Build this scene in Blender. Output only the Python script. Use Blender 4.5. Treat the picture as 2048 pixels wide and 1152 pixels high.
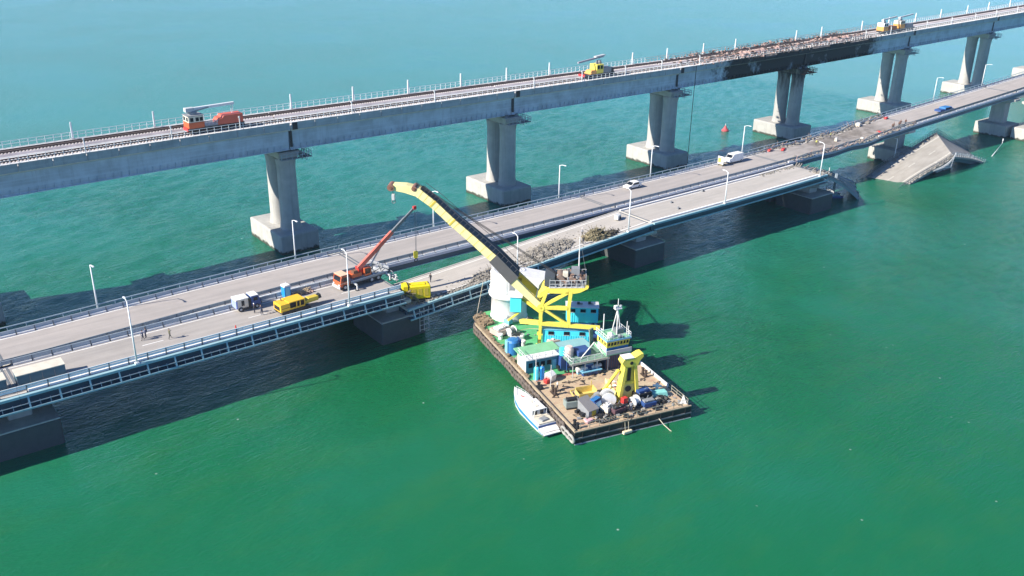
import bpy, math, random
from mathutils import Vector, Matrix
sc = bpy.context.scene
for o in list(bpy.data.objects):
    bpy.data.objects.remove(o)
COL = sc.collection
RND = random.Random(7)
rad = math.radians

# ---------------------------------------------------------------- camera
HEAD, PITCH, ROLL = rad(38.0), rad(23.1766), 0.014
CAM_H = 73.78
def cam_axes():
    fwd = Vector((0, math.cos(PITCH), -math.sin(PITCH))); right = Vector((1, 0, 0)); up = right.cross(fwd)
    c, s = math.cos(ROLL), math.sin(ROLL)
    r2, u2 = c*right + s*up, -s*right + c*up
    rot = Matrix.Rotation(-HEAD, 3, 'Z')
    return rot @ r2, rot @ u2, rot @ fwd
r_, u_, f_ = cam_axes()
cam = bpy.data.cameras.new('camera'); cam_o = bpy.data.objects.new('camera', cam); COL.objects.link(cam_o)
m = Matrix((r_, u_, -f_)).transposed().to_4x4(); m.translation = (0, 0, CAM_H)
cam_o.matrix_world = m
cam.sensor_width = 36; cam.lens = 1850/2048*36; cam.clip_start = 1; cam.clip_end = 20000
sc.camera = cam_o

# ---------------------------------------------------------------- light
SUN_AZ, SUN_EL = rad(168.0), rad(33.0)
sdir = Vector((math.cos(SUN_AZ)*math.cos(SUN_EL), math.sin(SUN_AZ)*math.cos(SUN_EL), math.sin(SUN_EL)))
world = bpy.data.worlds.new('World'); sc.world = world; world.use_nodes = True
nt = world.node_tree; bg = nt.nodes['Background']
sky = nt.nodes.new('ShaderNodeTexSky'); sky.sky_type = 'NISHITA'; sky.sun_disc = False
sky.sun_elevation = SUN_EL; sky.sun_rotation = math.atan2(sdir.x, sdir.y)
sky.air_density = 0.55; sky.dust_density = 0.0; sky.ozone_density = 7.0
nt.links.new(sky.outputs[0], bg.inputs[0]); bg.inputs[1].default_value = 0.12
sun = bpy.data.lights.new('sun', 'SUN'); sun.energy = 5.0; sun.angle = rad(0.53); sun.color = (1.0, 0.93, 0.82)
sun_o = bpy.data.objects.new('sun', sun); COL.objects.link(sun_o)
sun_o.rotation_euler = (-sdir).to_track_quat('-Z', 'Y').to_euler(); sun_o.location = (0, 0, 200)
sc.view_settings.view_transform = 'Standard'; sc.view_settings.look = 'None'
sc.view_settings.exposure = 0.95; sc.view_settings.gamma = 1.0; sc.view_settings.use_curve_mapping = False
sc.render.engine = 'CYCLES'
sc.cycles.max_bounces = 6
HAZE = 0.0001

# ---------------------------------------------------------------- materials
MATS = {}
def nodes(name):
    m = bpy.data.materials.new(name); m.use_nodes = True
    return m, m.node_tree.nodes, m.node_tree.links, m.node_tree.nodes['Principled BSDF']
def N(ns, t, **kw):
    n = ns.new(t)
    for k, v in kw.items():
        if k in n.inputs.keys() if hasattr(n.inputs, 'keys') else False: n.inputs[k].default_value = v
        else: setattr(n, k, v)
    return n
def mixc(ns, ls, fac, a, b, blend='MIX'):
    n = ns.new('ShaderNodeMix'); n.data_type = 'RGBA'; n.blend_type = blend
    for sock, val in ((0, fac), (6, a), (7, b)):
        if isinstance(val, (int, float)): n.inputs[sock].default_value = val
        elif isinstance(val, tuple): n.inputs[sock].default_value = val + (1,) if len(val) == 3 else val
        else: ls.new(val, n.inputs[sock])
    return n.outputs[2]
def ramp(ns, ls, src, p0, p1, c0=0.0, c1=1.0):
    n = ns.new('ShaderNodeMapRange'); n.inputs[1].default_value = p0; n.inputs[2].default_value = p1
    n.inputs[3].default_value = c0; n.inputs[4].default_value = c1; ls.new(src, n.inputs[0]); return n.outputs[0]
def noise(ns, ls, vec, scale, detail=4, rough=0.55):
    n = ns.new('ShaderNodeTexNoise'); n.inputs['Scale'].default_value = scale; n.inputs['Detail'].default_value = detail
    n.inputs['Roughness'].default_value = rough
    if vec is not None: ls.new(vec, n.inputs['Vector'])
    return n.outputs[0]
def mapping(ns, ls, vec, sx, sy, sz, rz=0):
    n = ns.new('ShaderNodeMapping'); n.inputs['Scale'].default_value = (sx, sy, sz); n.inputs['Rotation'].default_value = (0, 0, rz)
    ls.new(vec, n.inputs['Vector']); return n.outputs[0]
def geo_pos(ns):
    return ns.new('ShaderNodeNewGeometry').outputs['Position']
def math_(ns, ls, op, a, b=None):
    n = ns.new('ShaderNodeMath'); n.operation = op
    for i, v in enumerate((a, b)):
        if v is None: continue
        if isinstance(v, (int, float)): n.inputs[i].default_value = v
        else: ls.new(v, n.inputs[i])
    return n.outputs[0]
def M(name, col, rough=0.55, dirt=0.25, scale=0.8, dark=None, metal=0.0, bump=0.0, streak=0.0):
    """painted / raw surface with uneven tone, grime and optional vertical streaks"""
    if name in MATS: return MATS[name]
    m, ns, ls, p = nodes(name)
    pos = geo_pos(ns)
    dark = dark or tuple(c*0.45 for c in col)
    f = ramp(ns, ls, noise(ns, ls, pos, scale, 6, 0.62), 0.42, 0.75, 0, dirt)
    c = mixc(ns, ls, f, col, dark)
    f2 = ramp(ns, ls, noise(ns, ls, pos, scale*9, 3), 0.35, 0.7, 0, dirt*0.5)
    c = mixc(ns, ls, f2, c, tuple(min(1, x*1.25+0.01) for x in col))
    if streak:
        f3 = ramp(ns, ls, noise(ns, ls, mapping(ns, ls, pos, 1.6, 1.6, 0.07), 1.0, 5, 0.7), 0.5, 0.72, 0, streak)
        c = mixc(ns, ls, f3, c, dark)
    ls.new(c, p.inputs['Base Color']); p.inputs['Roughness'].default_value = rough; p.inputs['Metallic'].default_value = metal
    if bump:
        b = ns.new('ShaderNodeBump'); b.inputs['Strength'].default_value = bump; b.inputs['Distance'].default_value = 0.05
        ls.new(noise(ns, ls, pos, scale*6, 5), b.inputs['Height']); ls.new(b.outputs[0], p.inputs['Normal'])
    MATS[name] = m; return m

def water_mat():
    m, ns, ls, p = nodes('sea_water')
    pos = geo_pos(ns)
    big = noise(ns, ls, pos, 0.012, 4, 0.6)
    c = mixc(ns, ls, ramp(ns, ls, big, 0.35, 0.68), (0.007, 0.120, 0.038), (0.010, 0.138, 0.066))
    med = noise(ns, ls, mapping(ns, ls, pos, 1, 2.2, 1, rad(25)), 0.05, 5, 0.65)
    c = mixc(ns, ls, ramp(ns, ls, med, 0.48, 0.72, 0, 0.55), c, (0.024, 0.138, 0.042))
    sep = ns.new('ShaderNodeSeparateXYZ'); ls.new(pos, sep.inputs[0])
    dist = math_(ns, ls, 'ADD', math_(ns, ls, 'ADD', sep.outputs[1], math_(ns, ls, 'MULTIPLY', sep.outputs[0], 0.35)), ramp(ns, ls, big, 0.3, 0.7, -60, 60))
    c = mixc(ns, ls, ramp(ns, ls, dist, 125, 350, 0, 1), c, (0.024, 0.208, 0.168))   # sky reflection on distant water painted in as turquoise
    # flecks of foam
    vor = ns.new('ShaderNodeTexVoronoi'); vor.inputs['Scale'].default_value = 0.28; ls.new(pos, vor.inputs['Vector'])
    fleck = ramp(ns, ls, vor.outputs['Distance'], 0.06, 0.03, 0, 1)
    gate = ramp(ns, ls, noise(ns, ls, pos, 0.21, 2), 0.56, 0.62, 0, 0.5)
    c = mixc(ns, ls, math_(ns, ls, 'MULTIPLY', fleck, gate), c, (0.55, 0.62, 0.58))
    ls.new(c, p.inputs['Base Color']); p.inputs["Roughness"].default_value = 0.12; p.inputs["IOR"].default_value = 1.33
    patch = ramp(ns, ls, noise(ns, ls, pos, 0.018, 3), 0.36, 0.62, 0.35, 1.0)
    calm = ramp(ns, ls, math_(ns, ls, 'ADD', sep.outputs[1], math_(ns, ls, 'MULTIPLY', sep.outputs[0], 0.55)), 105, 190, 0.28, 1.0)
    patch = math_(ns, ls, 'MULTIPLY', patch, calm)
    b = None
    for sx, sy, rz, sc_, dist, det in ((0.6, 2.4, rad(14), 0.38, 0.45, 3), (0.8, 2.6, rad(-4), 0.95, 0.50, 3), (0.8, 2.4, rad(24), 2.0, 0.22, 3)):
        n = noise(ns, ls, mapping(ns, ls, pos, sx, sy, 1, rz), sc_, det, 0.6)
        nb = ns.new('ShaderNodeBump'); nb.inputs['Distance'].default_value = dist
        ls.new(patch, nb.inputs['Strength']); ls.new(n, nb.inputs['Height'])
        if b: ls.new(b.outputs[0], nb.inputs['Normal'])
        b = nb
    ls.new(b.outputs[0], p.inputs['Normal'])
    return m

def concrete_pier(name='pier_concrete', wet=True):
    m, ns, ls, p = nodes(name)
    pos = geo_pos(ns); sep = ns.new('ShaderNodeSeparateXYZ'); ls.new(pos, sep.inputs[0])
    c = mixc(ns, ls, ramp(ns, ls, noise(ns, ls, pos, 0.5, 6), 0.35, 0.7), (0.44, 0.425, 0.39), (0.36, 0.35, 0.325))
    st = ramp(ns, ls, noise(ns, ls, mapping(ns, ls, pos, 1.3, 1.3, 0.05), 1.0, 5, 0.7), 0.5, 0.75, 0, 0.55)
    c = mixc(ns, ls, st, c, (0.23, 0.225, 0.20))
    wl = math_(ns, ls, 'ADD', sep.outputs[2], ramp(ns, ls, noise(ns, ls, pos, 0.9, 4), 0.3, 0.7, -0.35, 0.35))
    c = mixc(ns, ls, ramp(ns, ls, wl, 0.75, 0.35), c, (0.045, 0.05, 0.035))
    ls.new(c, p.inputs['Base Color']); p.inputs['Roughness'].default_value = 0.85
    b = ns.new('ShaderNodeBump'); b.inputs['Strength'].default_value = 0.4; b.inputs['Distance'].default_value = 0.04
    ls.new(noise(ns, ls, pos, 3, 5), b.inputs['Height']); ls.new(b.outputs[0], p.inputs['Normal'])
    MATS[name] = m; return m

def burnt_concrete():
    m = CON.copy(); m.name = 'burnt_pier_concrete'; ns = m.node_tree.nodes; ls = m.node_tree.links; p = ns['Principled BSDF']
    src = p.inputs['Base Color'].links[0].from_socket; pos = geo_pos(ns); sep = ns.new('ShaderNodeSeparateXYZ'); ls.new(pos, sep.inputs[0])
    f = ramp(ns, ls, math_(ns, ls, 'ADD', sep.outputs[2], ramp(ns, ls, noise(ns, ls, mapping(ns, ls, pos, 0.9, 0.9, 0.12), 1.0, 5, 0.7), 0.3, 0.7, -5, 5)), 15, 22, 0.12, 0.92)
    ls.new(mixc(ns, ls, f, src, (0.012, 0.011, 0.011)), p.inputs['Base Color']); MATS['burnt_pier_concrete'] = m; return m
def asphalt_mat(name, c0, c1, sooty=False):
    m, ns, ls, p = nodes(name)
    pos = geo_pos(ns); sep = ns.new('ShaderNodeSeparateXYZ'); ls.new(pos, sep.inputs[0])
    c = mixc(ns, ls, ramp(ns, ls, noise(ns, ls, mapping(ns, ls, pos, 0.06, 0.9, 1), 1.0, 6, 0.6), 0.35, 0.68), c0, c1)
    c = mixc(ns, ls, ramp(ns, ls, noise(ns, ls, pos, 0.25, 6, 0.65), 0.48, 0.75, 0, 0.4), c, tuple(x*0.62 for x in c0))
    c = mixc(ns, ls, ramp(ns, ls, noise(ns, ls, pos, 7, 4), 0.35, 0.7, 0, 0.25), c, tuple(x*1.25 for x in c0))
    if sooty:
        x = sep.outputs[0]
        w = math_(ns, ls, 'MULTIPLY', ramp(ns, ls, x, 205, 226), ramp(ns, ls, x, 262, 245))
        s = math_(ns, ls, 'MULTIPLY', w, ramp(ns, ls, noise(ns, ls, pos, 0.22, 6, 0.7), 0.36, 0.6, 0, 0.8))
        c = mixc(ns, ls, s, c, (0.10, 0.085, 0.07))
    ls.new(c, p.inputs['Base Color']); p.inputs['Roughness'].default_value = 0.9
    MATS[name] = m; return m

def soot_mat(name, col, amount=1.0, streak=0.35):
    """bridge steel/concrete with a burnt stretch (soot) between x = 232 and 300"""
    m, ns, ls, p = nodes(name)
    pos = geo_pos(ns); sep = ns.new('ShaderNodeSeparateXYZ'); ls.new(pos, sep.inputs[0]); x = sep.outputs[0]
    c = mixc(ns, ls, ramp(ns, ls, noise(ns, ls, pos, 0.35, 6), 0.38, 0.7), col, tuple(v*0.72 for v in col))
    st = ramp(ns, ls, noise(ns, ls, mapping(ns, ls, pos, 1.1, 1.1, 0.06), 1.0, 5, 0.7), 0.52, 0.75, 0, streak)
    c = mixc(ns, ls, st, c, tuple(v*0.45 for v in col))
    hz = ramp(ns, ls, noise(ns, ls, mapping(ns, ls, pos, 0.03, 0.03, 2.4), 1.0, 3), 0.45, 0.7, 0, 0.35)
    c = mixc(ns, ls, hz, c, tuple(min(1, v*1.3) for v in col))
    xx = math_(ns, ls, 'ADD', x, ramp(ns, ls, noise(ns, ls, pos, 0.35, 5, 0.7), 0.3, 0.7, -5, 5))
    w = math_(ns, ls, 'MULTIPLY', ramp(ns, ls, xx, 217, 223), ramp(ns, ls, xx, 301, 294))
    s = math_(ns, ls, 'MULTIPLY', w, ramp(ns, ls, noise(ns, ls, mapping(ns, ls, pos, 0.11, 0.11, 0.10), 1.0, 5, 0.7), 0.30, 0.42, 0.25*amount, amount*0.98))
    c = mixc(ns, ls, s, c, (0.007, 0.0065, 0.007))
    ls.new(c, p.inputs['Base Color']); p.inputs['Roughness'].default_value = 0.7
    MATS[name] = m; return m

def hull_deck_mat(name, c0, c1, c2):
    m, ns, ls, p = nodes(name)
    pos = geo_pos(ns)
    c = mixc(ns, ls, ramp(ns, ls, noise(ns, ls, pos, 0.5, 6, 0.65), 0.38, 0.62), c0, c1)
    c = mixc(ns, ls, ramp(ns, ls, noise(ns, ls, mapping(ns, ls, pos, 0.3, 1.6, 1, rad(14)), 1.0, 6, 0.7), 0.5, 0.72, 0, 0.8), c, c2)
    c = mixc(ns, ls, ramp(ns, ls, noise(ns, ls, pos, 4.5, 4), 0.55, 0.75, 0, 0.5), c, tuple(v*0.45 for v in c1))
    ls.new(c, p.inputs['Base Color']); p.inputs['Roughness'].default_value = 0.75
    MATS[name] = m; return m

CON = concrete_pier(); burnt_concrete()
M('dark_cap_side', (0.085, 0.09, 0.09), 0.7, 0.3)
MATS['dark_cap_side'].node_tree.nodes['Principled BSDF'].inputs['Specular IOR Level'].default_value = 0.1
M('deck_concrete', (0.47, 0.45, 0.42), 0.9, 0.3, 0.5)
ASPH = asphalt_mat('road_surface', (0.375, 0.345, 0.318), (0.285, 0.265, 0.247))
ASPHF = asphalt_mat('burnt_road_surface', (0.39, 0.352, 0.328), (0.295, 0.272, 0.255), True)
ASPHD = asphalt_mat('dusty_road_surface', (0.44, 0.405, 0.365), (0.345, 0.322, 0.29))
WHITEP = M('white_road_paint', (0.78, 0.77, 0.74), 0.7, 0.5, 1.2)
KERB = M('white_kerb_paint', (0.82, 0.80, 0.77), 0.7, 0.3, 1.2)
GALV = M('galvanised_steel', (0.36, 0.42, 0.46), 0.45, 0.35, 1.0, metal=0.0)
DGALV = M('dark_grey_steel', (0.15, 0.165, 0.18), 0.5, 0.35, 1.0)
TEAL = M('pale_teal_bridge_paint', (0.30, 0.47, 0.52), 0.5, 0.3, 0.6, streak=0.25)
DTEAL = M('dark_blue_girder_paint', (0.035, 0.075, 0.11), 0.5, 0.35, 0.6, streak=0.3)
LAMPM = M('lamp_post_paint', (0.72, 0.74, 0.75), 0.4, 0.15)
RAILG = soot_mat('rail_girder_paint', (0.46, 0.55, 0.62), streak=0.5)
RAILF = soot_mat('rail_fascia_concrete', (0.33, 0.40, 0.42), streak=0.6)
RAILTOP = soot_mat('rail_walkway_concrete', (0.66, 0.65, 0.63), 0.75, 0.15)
BALLAST = soot_mat('ballast', (0.62, 0.55, 0.53), 0.6, 0.1)
RAILST = M('rusty_rail_steel', (0.055, 0.034, 0.026), 0.6, 0.4, 2)
SLEEP = M('sleeper_concrete', (0.58, 0.53, 0.51), 0.85, 0.35, 1.5)
TBED = M('oily_track_bed', (0.060, 0.040, 0.034), 0.85, 0.5, 1.5)
WFENCE = M('white_fence_paint', (0.72, 0.73, 0.72), 0.5, 0.25)
YEL = M('crane_yellow', (0.78, 0.66, 0.09), 0.5, 0.4, 0.7, dark=(0.50, 0.38, 0.10), streak=0.3)
PALEYEL = M('pale_boom_yellow', (0.82, 0.73, 0.34), 0.5, 0.5, 0.45, dark=(0.58, 0.46, 0.18), streak=0.35)
OCHRE = M('ochre_yellow', (0.62, 0.46, 0.05), 0.5, 0.3, 0.5)
GENY = M('generator_yellow', (0.80, 0.62, 0.01), 0.4, 0.12)
BLACK = M('black_paint', (0.016, 0.016, 0.018), 0.55, 0.3)
RUBBER = M('tyre_rubber', (0.030, 0.028, 0.028), 0.8, 0.4, 1.5, dark=(0.10, 0.08, 0.07))
RUST = M('rust', (0.20, 0.085, 0.045), 0.85, 0.5, 1.2)
RUSTP = M('burnt_pink_rust', (0.42, 0.28, 0.235), 0.9, 0.5, 1.2)
WHITE = M('white_paint', (0.78, 0.77, 0.75), 0.45, 0.4, 0.7, dark=(0.45, 0.38, 0.30), streak=0.25)
CREAM = M('cream_paint', (0.66, 0.60, 0.48), 0.5, 0.3, 0.7)
CYAN = M('cyan_container_paint', (0.08, 0.70, 0.88), 0.45, 0.22, 0.5, streak=0.2)
BLUE = M('blue_paint', (0.03, 0.17, 0.42), 0.45, 0.25)
NAVY = M('navy_paint', (0.03, 0.075, 0.23), 0.5, 0.25)
SKYB = M('light_blue_paint', (0.20, 0.48, 0.64), 0.45, 0.25)
TOIL = M('toilet_blue', (0.015, 0.24, 0.58), 0.45, 0.1)
GREEN = hull_deck_mat('green_deck_paint', (0.07, 0.36, 0.13), (0.10, 0.42, 0.19), (0.20, 0.30, 0.15))
TAN = hull_deck_mat('rusty_cargo_deck', (0.50, 0.40, 0.26), (0.46, 0.33, 0.22), (0.38, 0.22, 0.15))
GRND = M('roof_green', (0.20, 0.47, 0.27), 0.7, 0.4)
RED = M('red_paint', (0.55, 0.04, 0.035), 0.5, 0.2)
ORANGE = M('orange_paint', (0.52, 0.11, 0.035), 0.45, 0.22, 0.7)
GREYM = M('mid_grey_paint', (0.24, 0.25, 0.26), 0.6, 0.35)
LGREY = M('light_grey_paint', (0.50, 0.51, 0.51), 0.6, 0.3)
RUB = M('rubble_grey', (0.255, 0.235, 0.205), 0.95, 0.6, 1.3, dark=(0.07, 0.065, 0.06))
SCRAP = M('scrap_brown', (0.20, 0.17, 0.10), 0.9, 0.7, 1.6, dark=(0.03, 0.028, 0.02))
TARP = M('pinkish_tarpaulin', (0.42, 0.33, 0.28), 0.9, 0.4, 0.8)
GLASS = M('dark_window_glass', (0.012, 0.016, 0.022), 0.08, 0.1)
WOOD = M('pale_timber', (0.50, 0.40, 0.26), 0.8, 0.4, 1.0)
ROPE = M('rope', (0.52, 0.47, 0.36), 0.9, 0.3)

# ---------------------------------------------------------------- mesh builder
class MB:
    def __init__(s): s.v = []; s.f = []
    def add(s, vs, fs):
        b = len(s.v); s.v += [tuple(x) for x in vs]; s.f += [tuple(b+i for i in f) for f in fs]; return s
    def box(s, c, d, rz=0.0, rot=None):
        hx, hy, hz = d[0]/2, d[1]/2, d[2]/2
        pts = [Vector((x, y, z)) for z in (-hz, hz) for x, y in ((-hx, -hy), (hx, -hy), (hx, hy), (-hx, hy))]
        R = rot if rot is not None else Matrix.Rotation(rz, 3, 'Z')
        return s.add([R @ p + Vector(c) for p in pts], [(0, 3, 2, 1), (4, 5, 6, 7), (0, 1, 5, 4), (1, 2, 6, 5), (2, 3, 7, 6), (3, 0, 4, 7)])
    def span(s, x0, x1, y0, y1, z0, z1): return s.box(((x0+x1)/2, (y0+y1)/2, (z0+z1)/2), (x1-x0, y1-y0, z1-z0))
    def bar(s, p0, p1, w, h=None, w2=None, h2=None, up=(0, 0, 1)):
        p0, p1 = Vector(p0), Vector(p1); h = h or w; w2 = w2 or w; h2 = h2 or h; d = (p1-p0).normalized(); up = Vector(up)
        if abs(d.dot(up)) > 0.98: up = Vector((0, 1, 0))
        a = d.cross(up).normalized(); b = a.cross(d)
        pts = [p0+a*x*w/2+b*y*h/2 for x, y in ((-1, -1), (1, -1), (1, 1), (-1, 1))] + [p1+a*x*w2/2+b*y*h2/2 for x, y in ((-1, -1), (1, -1), (1, 1), (-1, 1))]
        return s.add(pts, [(0, 3, 2, 1), (4, 5, 6, 7), (0, 1, 5, 4), (1, 2, 6, 5), (2, 3, 7, 6), (3, 0, 4, 7)])
    def tube(s, p0, p1, r, n=8, r2=None, cap=True):
        p0, p1 = Vector(p0), Vector(p1); d = (p1-p0).normalized(); up = Vector((0, 0, 1)) if abs(d.z) < 0.95 else Vector((1, 0, 0))
        a = d.cross(up).normalized(); b = a.cross(d); r2 = r if r2 is None else r2
        ring = lambda p, q: [p+(a*math.cos(2*math.pi*i/n)+b*math.sin(2*math.pi*i/n))*q for i in range(n)]
        fs = [(i, (i+1) % n, n+(i+1) % n, n+i) for i in range(n)]
        if cap: fs += [tuple(range(n-1, -1, -1)), tuple(range(n, 2*n))]
        return s.add(ring(p0, r)+ring(p1, r2), fs)
    def path(s, pts, r, n=5):
        for a, b in zip(pts[:-1], pts[1:]): s.tube(a, b, r, n)
        return s
    def lathe(s, prof, c=(0, 0, 0), n=20):
        vs = []; fs = []; k = len(prof)
        for i in range(n):
            t = 2*math.pi*i/n
            vs += [(c[0]+r*math.cos(t), c[1]+r*math.sin(t), c[2]+z) for r, z in prof]
        for i in range(n):
            j = (i+1) % n
            for q in range(k-1): fs.append((i*k+q, j*k+q, j*k+q+1, i*k+q+1))
        fs.append(tuple(i*k+k-1 for i in range(n)))
        return s.add(vs, fs)
    def prism(s, poly, z0, z1, top=None):
        n = len(poly); top = top or poly
        return s.add([(x, y, z0) for x, y in poly]+[(x, y, z1) for x, y in top],
                     [tuple(range(n-1, -1, -1)), tuple(range(n, 2*n))]+[(i, (i+1) % n, n+(i+1) % n, n+i) for i in range(n)])
    def slabxz(s, poly, y0, y1):
        n = len(poly)
        return s.add([(x, y0, z) for x, z in poly]+[(x, y1, z) for x, z in poly],
                     [tuple(range(n)), tuple(range(2*n-1, n-1, -1))]+[(i, n+i, n+(i+1) % n, (i+1) % n) for i in range(n)])
    def sweep(s, prof, stations):
        """closed profile [(t,z)] along stations [(s, t0, z0)]"""
        k = len(prof); vs = []; fs = []
        for (x, t0, z0) in stations: vs += [(x, t0+t, z0+z) for t, z in prof]
        for i in range(len(stations)-1):
            for q in range(k):
                r = (q+1) % k; fs.append((i*k+q, i*k+r, (i+1)*k+r, (i+1)*k+q))
        fs += [tuple(range(k-1, -1, -1)), tuple((len(stations)-1)*k+q for q in range(k))]
        return s.add(vs, fs)
    def torus(s, c, R, r, axis='y', n=14, m=7):
        vs = []; fs = []
        for i in range(n):
            a = 2*math.pi*i/n
            for j in range(m):
                b = 2*math.pi*j/m; q = R+r*math.cos(b); h = r*math.sin(b)
                p = (q*math.cos(a), h, q*math.sin(a)) if axis == 'y' else ((h, q*math.cos(a), q*math.sin(a)) if axis == 'x' else (q*math.cos(a), q*math.sin(a), h))
                vs.append((c[0]+p[0], c[1]+p[1], c[2]+p[2]))
        for i in range(n):
            for j in range(m):
                fs.append((i*m+j, ((i+1) % n)*m+j, ((i+1) % n)*m+(j+1) % m, i*m+(j+1) % m))
        return s.add(vs, fs)
    def mesh(s, name, mat):
        me = bpy.data.meshes.new(name); me.from_pydata(s.v, [], s.f); me.materials.append(mat)
        import bmesh
        b = bmesh.new(); b.from_mesh(me); bmesh.ops.recalc_face_normals(b, faces=b.faces); b.to_mesh(me); b.free()
        return me
    def obj(s, name, mat, parent=None, world=False, smooth=False, bevel=0, kind=None, label=None):
        if world and parent is not None:
            inv = parent_matrix(parent).inverted(); s.v = [tuple(inv @ Vector(v)) for v in s.v]
        me = s.mesh(name, mat)
        if smooth:
            for p in me.polygons: p.use_smooth = len(p.vertices) <= 4
        o = bpy.data.objects.new(name, me); COL.objects.link(o)
        if parent is not None: o.parent = parent
        if bevel:
            md = o.modifiers.new('bevel', 'BEVEL'); md.width = bevel; md.segments = 2; md.limit_method = 'ANGLE'
        if kind: o['kind'] = kind
        if label: o['label'] = label
        return o
def local_matrix(o):
    return Matrix.Translation(o.location) @ o.rotation_euler.to_matrix().to_4x4()
def parent_matrix(o):
    m = local_matrix(o)
    while o.parent is not None:
        o = o.parent; m = local_matrix(o) @ m
    return m
def tag(o, label, cat, group=None):
    o['label'] = label; o['category'] = cat
    if group: o['group'] = group
    return o
def thing(name, label, cat, loc=(0, 0, 0), rz=0.0, group=None, rot=None):
    o = bpy.data.objects.new(name, None); COL.objects.link(o); o.location = loc
    o.rotation_euler = rot if rot else (0, 0, rz); o.empty_display_size = 0.3
    return tag(o, label, cat, group)
def copy_tree(o, parent=None):
    c = o.copy(); COL.objects.link(c)
    if parent is not None: c.parent = parent
    for ch in list(o.children): copy_tree(ch, c)
    return c
def part_copies(name, mesh, parent, places):
    for loc, rz in places:
        o = bpy.data.objects.new(name, mesh); COL.objects.link(o); o.parent = parent; o.location = loc; o.rotation_euler = (0, 0, rz)
ORD = ['first', 'second', 'third', 'fourth', 'fifth', 'sixth', 'seventh', 'eighth', 'ninth', 'tenth', 'eleventh', 'twelfth', 'thirteenth', 'fourteenth',
       'fifteenth', 'sixteenth', 'seventeenth', 'eighteenth', 'nineteenth', 'twentieth', 'twenty-first', 'twenty-second', 'twenty-third', 'twenty-fourth']

# ---------------------------------------------------------------- alignment of the bridges (x along, y across, z up)
def bend(s): return -2.2*((75-max(s, 20))/55)**1.5 if s < 75 else 0.0
def zroad(s): return 9.2+0.043*15*math.log1p(math.exp((s-200)/15))
def zfar(s):
    z = zroad(s)
    if 206 < s < 262: z -= 0.75*math.sin((s-206)/56*math.pi)**2*(0.6+0.4*math.sin(s*0.35))
    return z
def zrail(s): return (2.2*((s-200)/160)**1.3 if s > 200 else 0.0)   # rise of the railway above its left part
def zdrop(s): return 9.2-3.7*(1-(s-76.4)/61.6)

# ---------------------------------------------------------------- sea
from mathutils import noise as mn
X0, X1, Y0, Y1, STEP = -60, 340, 20, 270, 1.0
nx, ny = int((X1-X0)/STEP)+1, int((Y1-Y0)/STEP)+1
w = MB(); vs = []; fs = []
for j in range(ny):
    for i in range(nx):
        x, y = X0+i*STEP, Y0+j*STEP
        e = min(1, min(i, j, nx-1-i, ny-1-j)/8.0)
        u, v = x*0.94+y*0.34, -x*0.34+y*0.94
        z = 0.14*mn.noise((u*0.10, v*0.26, 0.0))+0.13*mn.noise((u*0.26+7, v*0.55, 3.0))
        e *= 0.35+0.65*min(1, max(0, (y+0.55*x-105)/85))
        vs.append((x, y, z*e))
for j in range(ny-1):
    for i in range(nx-1): a_ = j*nx+i; fs.append((a_, a_+1, a_+nx+1, a_+nx))
w.add(vs, fs); FAR = 9000
w.add([(X0, Y0, 0), (X1, Y0, 0), (X1, Y1, 0), (X0, Y1, 0), (-FAR, -FAR, 0), (FAR, -FAR, 0), (FAR, FAR, 0), (-FAR, FAR, 0)], [(4, 5, 1, 0), (5, 6, 2, 1), (6, 7, 3, 2), (7, 4, 0, 3)])
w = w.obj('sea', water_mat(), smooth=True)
w['kind'] = 'structure'; w['label'] = 'rippled green sea turning turquoise with distance'

# ---------------------------------------------------------------- air
hm = bpy.data.materials.new('haze'); hm.use_nodes = True; hm.node_tree.nodes.clear()
ho = hm.node_tree.nodes.new('ShaderNodeOutputMaterial'); hv = hm.node_tree.nodes.new('ShaderNodeVolumePrincipled')
hv.inputs['Density'].default_value = HAZE; hv.inputs['Color'].default_value = (0.62, 0.85, 1.0, 1); hv.inputs['Anisotropy'].default_value = 0.2
hm.node_tree.links.new(hv.outputs[0], ho.inputs['Volume'])
hz = MB().span(-1500, 1500, -1500, 1500, -4.5, 78).obj('haze', hm); hz['kind'] = 'stuff'; hz['label'] = 'thin bluish air over the sea'
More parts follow.
